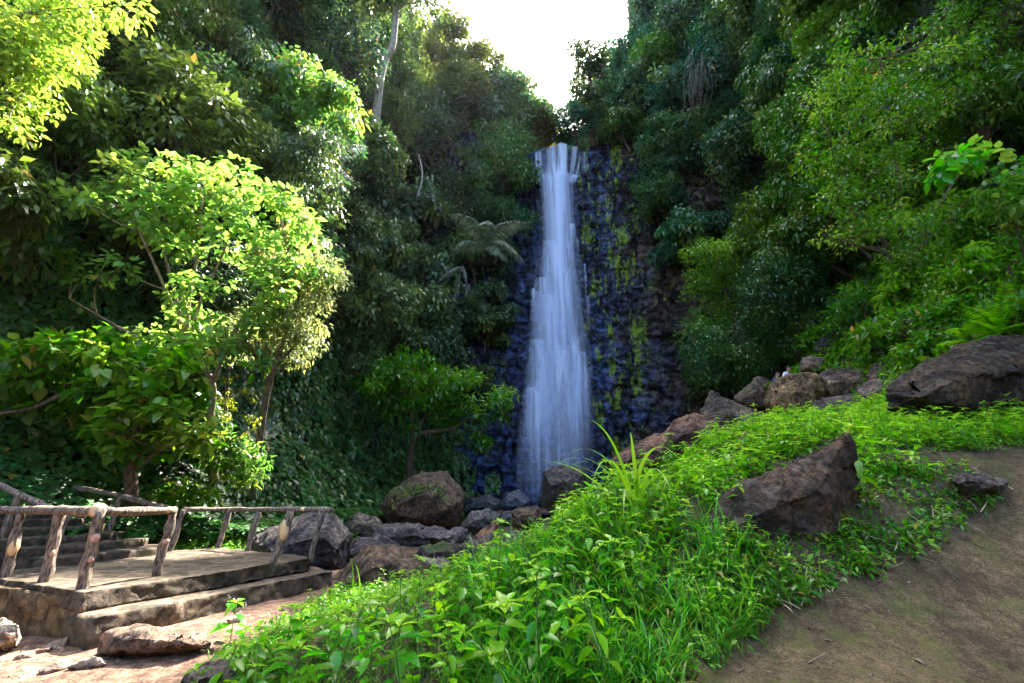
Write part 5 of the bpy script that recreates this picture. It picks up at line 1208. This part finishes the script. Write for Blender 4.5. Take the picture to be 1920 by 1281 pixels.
V, F, k = blades(r0, g.random(n) * 6.28, .15 + .35 * g.random(n), .010 + .009 * g.random(n), 1.15 + .4 * g.random(n), .5 * g.normal(size=n), 4)
stuff('dry_grass', V, F, np.zeros(len(V)), M_straw, (.3, .22, .12), 'dry straw and dead twigs lying along the dirt path edge', 'dry grass')
for k, (a, b) in enumerate((((1515, 1246), (1578, 1214)), ((1604, 1192), (1606, 1180)), ((1700, 1100), (1745, 1096)), ((1545, 1110), (1580, 1122)), ((1385, 1262), (1400, 1255)))):
    pa, pb = on_ground(*a)[0] + (0, 0, .012), on_ground(*b)[0] + (0, 0, .012)
    v, f = tube(smooth_path([pa, (pa + pb) / 2 + (.015, .01, .006), pb], 4), [.008] * 4 + [.006] * 5, 5)
    tag(obj('twig', mesh_np('twig', v, f, M_twig, True)), ['longest dry twig lying on the right dirt path', 'short upright looking twig on the bare dirt path', 'dry twig at the weedy edge of the dirt path', 'dry stick near the wedge shaped rock on the path', 'tiny twig on the dirt path near the grass'][k], 'twig')
# grit and pebbles
gv = []
for _ in range(2600):
    if g.random() < .55: px, py = g.uniform(1300, 1920), g.uniform(860, 1281); ok_ = inpoly(np.array([px]), np.array([py]), PATH_R)[0]
    else: px, py = g.uniform(0, 600), g.uniform(1100, 1281); ok_ = not inpoly(np.array([px]), np.array([py]), BANK)[0] and py > 1190 - (px - 160) * .2
    if ok_: gv.append((px, py))
gv = np.array([on_ground(*a_)[0] for a_ in gv]); n = len(gv); sz = .007 + .026 * g.random(n) ** 4
oc = np.array([(1, 0, 0), (-1, 0, 0), (0, 1, 0), (0, -1, 0), (0, 0, 1), (0, 0, -1)], float); of = np.array([(0, 2, 4), (2, 1, 4), (1, 3, 4), (3, 0, 4), (2, 0, 5), (1, 2, 5), (3, 1, 5), (0, 3, 5)])
V = gv[:, None] + oc[None] * sz[:, None, None] * (.6 + .8 * g.random((n, 6, 1))) * np.array([1, 1, .7]); F = (of[None] + (np.arange(n) * 6)[:, None, None]).reshape(-1, 3)
gr_ = obj('gravel', mesh_np('gravel', V.reshape(-1, 3), F, plain('grit', (.14, .10, .07), .9, .2, .5, 30))); tag(gr_, 'fine grit and pebbles scattered over the bare dirt', 'gravel', None, 'stuff')
# fallen leaves on the path
fl = []
for _ in range(150):
    px, py = g.uniform(1350, 1915), g.uniform(900, 1275)
    if inpoly(np.array([px]), np.array([py]), PATH_R)[0]: fl.append(on_ground(px, py)[0])
fl = np.array(fl); n = len(fl)
V, F, k = leaves(fl + (0, 0, .012), np.c_[rdir(g, n)[:, :2], np.zeros(n)], np.tile([0, 0, 1.0], (n, 1)), .04 + .05 * g.random(n), .022 + .025 * g.random(n), .3, .2, 'ovate')
stuff('fallen_leaves', V, F, np.zeros(len(V)), M_twig, (.2, .13, .06), 'brown fallen leaf scraps scattered on the right dirt path', 'fallen leaves')

# single standing-out plants
pass
def clump(label, base, L, W, n, seed, color, spread, lean=(.05, .5), droop=(.8, 2.0), tint=.25):
    gg = np.random.default_rng(seed); root = thing('grass_clump', label, 'grass clump', base)
    for k in range(n):
        az = gg.random(1) * 6.28 if spread is None else np.array([spread[k % len(spread)] + gg.normal() * .25])
        V, F, kk = blades(gg.normal(size=(1, 3)) * np.array([.05, .05, 0]), az, np.array([L * (.6 + .5 * gg.random())]), np.array([W * (.7 + .5 * gg.random())]), np.array([gg.uniform(*lean)]), np.array([gg.uniform(*droop)]), 12)
        o = obj('blade', mesh_np('blade', V, F, M_grass, True, {'tint': np.full(len(V), tint + gg.normal() * .1)}), root); o.color = (*color, 1)
    return root
gb, _ = on_ground(1192, 975)
clump('tall clump of broad arching grass blades in the middle of the weed bank', gb, 2.35, .062, 22, 3, (.17, .42, .02), None, (.05, .7), (.9, 2.7))
clump('second grass clump with curled blades beside the dark rock block', on_ground(1052, 975)[0], 1.15, .05, 14, 4, (.12, .33, .02), None)
for k, (px, py, L_) in enumerate(((1110, 985, 1.3), (1265, 930, 1.2), (1010, 1030, .9), (1160, 1090, .9), (950, 1100, .8))):
    clump(['arching grass clump just left of the tallest grass', 'arching grass clump right of the tallest grass by the reddish rocks', 'loose arching grass clump behind the middle of the bank', 'arching grass clump below the tallest grass', 'arching grass clump near the dark porous rock'][k], on_ground(px, py)[0], L_, .04, 9, 40 + k, (.15, .38, .02), None, (.1, .7), (1.2, 2.8))
clump('grass clump bending left near the tall broad grass', on_ground(1140, 1040)[0], 1.1, .05, 14, 5, (.13, .35, .02), [3.1, 2.6, 3.6, .3])
clump('single big grass blade arching in front of the reddish boulder', on_ground(836, 1115)[0], 1.0, .05, 2, 6, (.16, .34, .04), [3.14], (.05, .1), (1.9, 2.2))
clump('short upright grass sprig in front of the reddish boulder', on_ground(672, 1128)[0], .7, .04, 3, 7, (.13, .33, .03), None, (.0, .12), (.1, .5))
clump('grass clump hanging over the dirt at the end of the right path', on_ground(1840, 845)[0], .5, .03, 16, 8, (.06, .2, .05), None, (.2, .8), (1, 2))
clump('grass clump in the middle of the bank with long drooping blades', on_ground(1020, 1170)[0], .5, .024, 18, 9, (.07, .25, .04), None, (.1, .6), (1, 2))
clump('small weedy grass tuft growing at the foot of the stone steps', on_ground(205, 1175)[0], .22, .014, 14, 12, (.17, .26, .02), None, (.1, .8), (.3, 1))
n = 420; jj = g.choice(np.nonzero(q[:, 2] < 9)[0], n); r0 = bp3[jj]
V, F, k = blades(r0, g.random(n) * 6.28, .2 + .35 * g.random(n), .004 + .006 * g.random(n), .7 * g.random(n), 1.2 * g.random(n), 5)
stuff('dry_grass', V, F, np.zeros(len(V)), M_twig, (.3, .22, .12), 'dead brown grass stems standing among the weeds of the bank', 'dry grass')
def herb(label, base, h, nodes, L, seed, color, flower=False, droop=.25):
    st, lv = weed_arrays(seed, h, nodes, L, droop=droop); root = thing('herb', label, 'plant', base)
    obj('stem', st.mesh('stem', M_stem), root); o = obj('leaves', lv.mesh('leaves', M_weed), root); o.color = (*color, 1)
    if flower:
        gg = np.random.default_rng(seed); f = MB(); s2 = MB()
        for k in range(16):
            a = gg.random() * 6.28; e = np.array([math.cos(a) * .13 * gg.random(), math.sin(a) * .13 * gg.random(), h * (.85 + .4 * gg.random())])
            s2.add(*tube([np.array([0, 0, h * .75]), e], [.002, .0015], 4, False))
            d = rdir(gg, 7); d[:, 2] = np.abs(d[:, 2]); V, F, kk = leaves(np.tile(e, (7, 1)), d, rdir(gg, 7), .014, .008, .1, .1, 'kite'); f.add(V, F, 0)
        obj('stalk', s2.mesh('stalk', M_stem), root); obj('flower', f.mesh('flower', M_flower), root)
    return root
M_flower = plain('white_flower', (.72, .68, .70), .7)
big = herb('young plant with broad pointed leaves standing beside the wedge shaped rock', on_ground(1600, 945, 5)[0] + np.array([0, -.05, 0]), 1.15, 5, .38, 301, (.13, .34, .015), droop=.15)
for k, (px, py, h, fl_) in enumerate(((1395, 985, .55, 1), (1290, 1040, .5, 1), (1455, 800, .7, 1), (1400, 830, .6, 1), (1335, 870, .6, 0), (1520, 770, .6, 0), (1700, 745, .8, 0), (1760, 770, .8, 0), (1640, 800, .7, 0), (1850, 760, .7, 0), (430, 1210, .42, 1), (560, 1250, .5, 0), (480, 1265, .4, 0))):
    herb(['flowering weed with tiny white heads in front of the wedge shaped rock', 'low weed with tiny white heads left of the wedge shaped rock', 'weed with white seed heads before the tilted slab', 'slim weed with white heads on the crest by the reddish rocks', 'pale weed rising right of the tall grass clump', 'leafy weed below the rounded golden boulder', 'tall leafy weed in front of the flat slab', 'tall leafy weed before the large brown outcrop', 'leafy weed beside the young broad leaved plant', 'leafy weed at the foot of the outcrop near the right edge', 'thin tall weed with a pale purple head over the dirt path', 'big leaved weed at the lower left corner of the bank', 'low big leaved weed nearest the lower left dirt'][k],
         on_ground(px, py)[0], h, 4 if fl_ else 5, [.16, .2, .23][k % 3] * (1.15 if k >= 11 else 1), 400 + k, (.09, .28, .016), bool(fl_))

for k in range(16):
    px = 1665 + k * 16.5 + g.normal() * 6; py = 775 + 14 * g.random()
    herb('tall leafy weed in the row in front of the large brown outcrop', on_ground(px, py)[0], .75 + .45 * g.random(), 6, .17, 520 + k, (.09 + .05 * g.random(), .30, .016))['group'] = 'weeds before the outcrop'

# ------------------------------------------------------------------ people
M_skin = plain('skin', (.42, .22, .14), .5, .4, .08); M_shirt_w = plain('white_shirt', (.62, .64, .70), .8, .2, .1, 6); M_shirt_n = plain('navy_shirt', (.025, .04, .09), .8, .2, .2); M_hair = plain('dark_hair', (.012, .01, .009), .5, .4, .3); M_pants = plain('dark_trousers', (.04, .045, .06), .8)
def skin_mesh(name, verts, edges, rad, mat, sub=2):
    me = bpy.data.meshes.new(name + '_rig'); me.from_pydata([tuple(v) for v in verts], edges, []); o = bpy.data.objects.new(name, me); col.objects.link(o)
    md = o.modifiers.new('s', 'SKIN'); o.modifiers.new('u', 'SUBSURF').levels = sub
    for i, r in enumerate(rad): me.skin_vertices[0].data[i].radius = (r, r)
    me.skin_vertices[0].data[0].use_root = True
    dg = bpy.context.evaluated_depsgraph_get(); m2 = bpy.data.meshes.new_from_object(o.evaluated_get(dg)); bpy.data.objects.remove(o); bpy.data.meshes.remove(me)
    m2.materials.clear(); m2.materials.append(mat)
    for p in m2.polygons: p.use_smooth = True
    return m2
def figure(label, seat, face, lean, head_turn, shirt, arm_l, arm_r):
    """seated person; local frame: y = facing direction, z up"""
    f = thing('person', label, 'person', seat)
    f.rotation_euler = (0, 0, face)
    hip = np.array([0, 0, .12]); ch = np.array([0, .42 * math.sin(lean), .12 + .42 * math.cos(lean)]); nk = np.array([0, .56 * math.sin(lean), .12 + .54 * math.cos(lean)])
    hd = nk + np.array([0, .05, .12]); top = hd + np.array([0, .01, .11])
    V = [hip, (hip + ch) / 2 + (0, -.02, 0), ch, nk, nk + (0, .02, .06), hd + (0, .0, -.02), hd + (0, 0, .05), top - (0, 0, .02)]; Rr = [.14, .13, .15, .06, .052, .085, .092, .06]
    E = [(0, 1), (1, 2), (2, 3), (3, 4), (4, 5), (5, 6), (6, 7)]
    def add(pts, rs, start):
        p = start
        for q, r in zip(pts, rs): V.append(np.asarray(q, float)); Rr.append(r); E.append((p, len(V) - 1)); p = len(V) - 1
        return p
    for sg, arm in ((-1, arm_l), (1, arm_r)):
        sh = ch + np.array([.17 * sg, 0, .05]); e, w = np.array(arm[0], float), np.array(arm[1], float)
        k = add([sh, (sh + e) / 2, e, (e + w) / 2, w, w + nrmz(w - e) * .05], [.058, .05, .042, .038, .028, .032], 2)
        d = nrmz(w - e); s = nrmz(np.cross(d, np.array([0, 0, 1.0]))); u_ = np.cross(s, d); hb = w + d * .06
        for i, (o, ln) in enumerate(((-.03, .07), (-.01, .08), (.01, .075), (.03, .06))): add([hb + s * o + d * .03, hb + s * o + d * (.03 + ln * .6) - u_ * .01, hb + s * o + d * (.03 + ln) - u_ * .03], [.009, .0085, .008], k)
        add([w + s * .035 * sg + d * .02, w + s * .055 * sg + d * .05], [.011, .009], k)
        kn = np.array([.13 * sg, .45, .22]); ft = np.array([.13 * sg, .5, -.22])
        add([np.array([.1 * sg, .05, .1]), (kn + (0, .05, .1)) / 2 + np.array([.05 * sg, 0, .03]), kn, (kn + ft) / 2 + (0, -.02, 0), ft, ft + (0, .1, -.03), ft + (0, .2, -.04)], [.1, .085, .065, .055, .042, .042, .032], 0)
    a = head_turn; fx = np.array([math.sin(a), math.cos(a), 0]); sx_ = np.array([math.cos(a), -math.sin(a), 0])
    hm = skin_mesh('body', V, E, Rr, M_skin); obj('body', hm, f)
    # face: nose, eyes, ears, mouth as small relief joined to one mesh
    def ball(c, r, mat, name, parent, sc=(1, 1, 1)):
        bm = bmesh.new(); bmesh.ops.create_icosphere(bm, subdivisions=2, radius=r)
        for v in bm.verts: v.co = Vector((v.co.x * sc[0] + c[0], v.co.y * sc[1] + c[1], v.co.z * sc[2] + c[2]))
        m = bpy.data.meshes.new(name); bm.to_mesh(m); bm.free(); m.materials.append(mat); return obj(name, m, parent)
    ball(hd + fx * .095 + (0, 0, .005), .016, M_skin, 'nose', f, (1, 1, 1.4))
    for sg in (-1, 1):
        ball(hd + fx * .083 + sx_ * .033 * sg + (0, 0, .03), .010, M_hair, 'eye', f); ball(hd + sx_ * .09 * sg + (0, 0, .01), .022, M_skin, 'ear', f, (.5, .8, 1.3))
    ball(hd + fx * .082 + (0, 0, -.045), .013, plain('lips', (.30, .11, .08), .5), 'mouth', f, (1.6, .8, .5))
    ball(hd - fx * .018 + (0, 0, .06), .097, M_hair, 'hair', f, (1, 1, .85))
    # clothes
    sv = [hip, (hip + ch) / 2 + (0, -.02, 0), ch, ch + (nk - ch) * .55]; se = [(0, 1), (1, 2), (2, 3)]; sr_ = [.16, .15, .168, .09]
    for sg, arm in ((-1, arm_l), (1, arm_r)):
        sh = ch + np.array([.17 * sg, 0, .05]); e, w = np.array(arm[0], float), np.array(arm[1], float); p = 2
        for qq, r in ((sh, .072), ((sh + e) / 2, .062), (e, .052), ((e + w) / 2, .047)): sv.append(qq); sr_.append(r); se.append((p, len(sv) - 1)); p = len(sv) - 1
    obj('shirt', skin_mesh('shirt', sv, se, sr_, shirt), f)
    tv = [hip]; te = []; tr_ = [.155]
    for sg in (-1, 1):
        kn = np.array([.13 * sg, .45, .22]); ft = np.array([.13 * sg, .5, -.22]); p = 0
        for qq, r in ((np.array([.1 * sg, .05, .1]), .115), ((kn + (0, .05, .1)) / 2 + np.array([.05 * sg, 0, .03]), .098), (kn, .078), ((kn + ft) / 2 + (0, -.02, 0), .066), (ft + (0, 0, .04), .055)): tv.append(qq); tr_.append(r); te.append((p, len(tv) - 1)); p = len(tv) - 1
    obj('trousers', skin_mesh('trousers', tv, te, tr_, M_pants), f)
    return f
pa = P(1470, 713, 20.2); pb = P(1443, 716, 20.6)
figure('person in a white shirt with dark trim sitting hunched on the rocks with head bowed', tuple(pa - np.array([0, 0, .28])), R(215), .45, .5, M_shirt_w, ((-.3, .1, .38), (-.33, .2, .12)), ((.3, .12, .36), (.2, .34, .25)))
figure('person in a navy shirt sitting lower with the face turned sideways', tuple(pb - np.array([0, 0, .42])), R(235), .6, .9, M_shirt_n, ((-.28, .2, .34), (-.15, .42, .25)), ((.28, .2, .34), (.15, .42, .25)))
# tuft of plants in front of the two people
o = P(1452, 728, 19.6)
cl = np.array([P(1440 + 38 * g.random(), 716 + 22 * g.random(), 19.6 + .3 * g.random()) for _ in range(26)])
V, F, T = cluster_leaves(g, cl - o, .14 * (.7 + .6 * g.random(26)), 26, .08, .3, 'kite', .5, .45)
r = thing('shrub', 'bright green tuft growing between the pyramid boulder and the seated people', 'shrub', o)
c_ = obj('leaves', mesh_np('leaves', V, F, M_weed, False, {'tint': T}), r); c_.color = (.075, .2, .016, 1)

# plants growing on the huge boulder
cl = np.array([P(740 + 95 * g.random(), 905 + 50 * g.random(), 18.3) for _ in range(60)])
V, F, T = cluster_leaves(g, cl, .17 * (.6 + .8 * g.random(60)), 12, .10, .4, 'kite', .4, .5)
stuff('vegetation', V, F, T, M_weed, (.05, .15, .02), 'small ferns and weeds growing on the huge angular boulder', 'vegetation')

# ------------------------------------------------------------------ plunge pool
pool = [(-2.5, 26), (1, 24.5), (5, 27), (8, 33), (8.5, 43), (4, 45.5), (-2, 45), (-3.5, 36)]
pm, pnt, po = new_mat('pool_water'); pbs = N(pnt, 'ShaderNodeBsdfPrincipled'); pbs.inputs['Base Color'].default_value = (.02, .035, .05, 1); pbs.inputs['Roughness'].default_value = .12
pn = N(pnt, 'ShaderNodeTexNoise'); pn.inputs['Scale'].default_value = 3; pb2 = N(pnt, 'ShaderNodeBump'); pb2.inputs['Strength'].default_value = .3; pnt.links.new(pn.outputs['Fac'], pb2.inputs['Height']); pnt.links.new(pb2.outputs[0], pbs.inputs['Normal']); pnt.links.new(pbs.outputs[0], po.inputs[0])
bm = bmesh.new(); bm.faces.new([bm.verts.new((x, y, 1.15)) for x, y in pool]); bmesh.ops.triangulate(bm, faces=bm.faces[:]); m = bpy.data.meshes.new('water'); bm.to_mesh(m); bm.free(); m.materials.append(pm)
tag(obj('water', m), 'dark pool at the foot of the waterfall', 'water', kind='structure')

# ------------------------------------------------------------------ light, sky, air, camera
SUN_AZ, SUN_EL = R(24.4), R(57.2)
world = bpy.data.worlds.new('World'); sc.world = world; world.use_nodes = True
wn = world.node_tree; bgn = wn.nodes['Background']
sky = wn.nodes.new('ShaderNodeTexSky'); sky.sky_type = 'NISHITA'; sky.sun_disc = False; sky.sun_elevation = SUN_EL; sky.sun_rotation = SUN_AZ; sky.dust_density = 3.0; sky.air_density = 1.0
wn.links.new(sky.outputs[0], bgn.inputs[0]); bgn.inputs[1].default_value = .15
sl = bpy.data.lights.new('sun', 'SUN'); sl.energy = 5.0; sl.angle = R(.6); sl.color = (1, .94, .84)
so = bpy.data.objects.new('sun', sl); col.objects.link(so)
sd = Vector((math.sin(SUN_AZ) * math.cos(SUN_EL), math.cos(SUN_AZ) * math.cos(SUN_EL), math.sin(SUN_EL)))
so.rotation_euler = sd.to_track_quat('Z', 'Y').to_euler(); so.location = sd * 150
HAZE = .0001
if HAZE:
    hm, hnt, ho = new_mat('haze'); pv = N(hnt, 'ShaderNodeVolumePrincipled'); pv.inputs['Density'].default_value = HAZE; pv.inputs['Color'].default_value = (.86, .92, 1, 1); pv.inputs['Anisotropy'].default_value = .35
    hnt.links.new(pv.outputs[0], ho.inputs['Volume'])
    bm = bmesh.new(); bmesh.ops.create_cube(bm, size=1); m = bpy.data.meshes.new('haze'); bm.to_mesh(m); bm.free(); m.materials.append(hm)
    ztop = float(Z.max()) + 25; zlo = float(Z.min()) - 1
    h = obj('haze', m, None, (0, 35, (ztop + zlo) / 2)); h.scale = (160, 160, ztop - zlo)
    tag(h, 'thin pale air filling the gorge', 'haze', None, 'stuff')
cam = bpy.data.cameras.new('camera'); cam.lens = 16; cam.sensor_width = 36; cam.clip_end = 2000; cam.clip_start = .05
co = bpy.data.objects.new('camera', cam); col.objects.link(co); co.location = (0, 0, EYE); co.rotation_euler = (math.pi / 2 + PITCH, 0, 0)
sc.camera = co
sc.view_settings.view_transform = 'Standard'; sc.view_settings.look = 'None'; sc.view_settings.gamma = 1; sc.view_settings.exposure = 3.1
cy = sc.cycles
cy.use_denoising = True
cy.denoising_prefilter = 'NONE'
try: cy.denoiser = 'OPENIMAGEDENOISE'; cy.denoising_input_passes = 'RGB_ALBEDO_NORMAL'
except Exception: pass
cy.max_bounces = 7; cy.diffuse_bounces = 2; cy.glossy_bounces = 2; cy.transmission_bounces = 3; cy.volume_bounces = 0; cy.transparent_max_bounces = 20
cy.use_adaptive_sampling = True; cy.adaptive_threshold = .02; cy.sample_clamp_indirect = 8; cy.caustics_reflective = False; cy.caustics_refractive = False
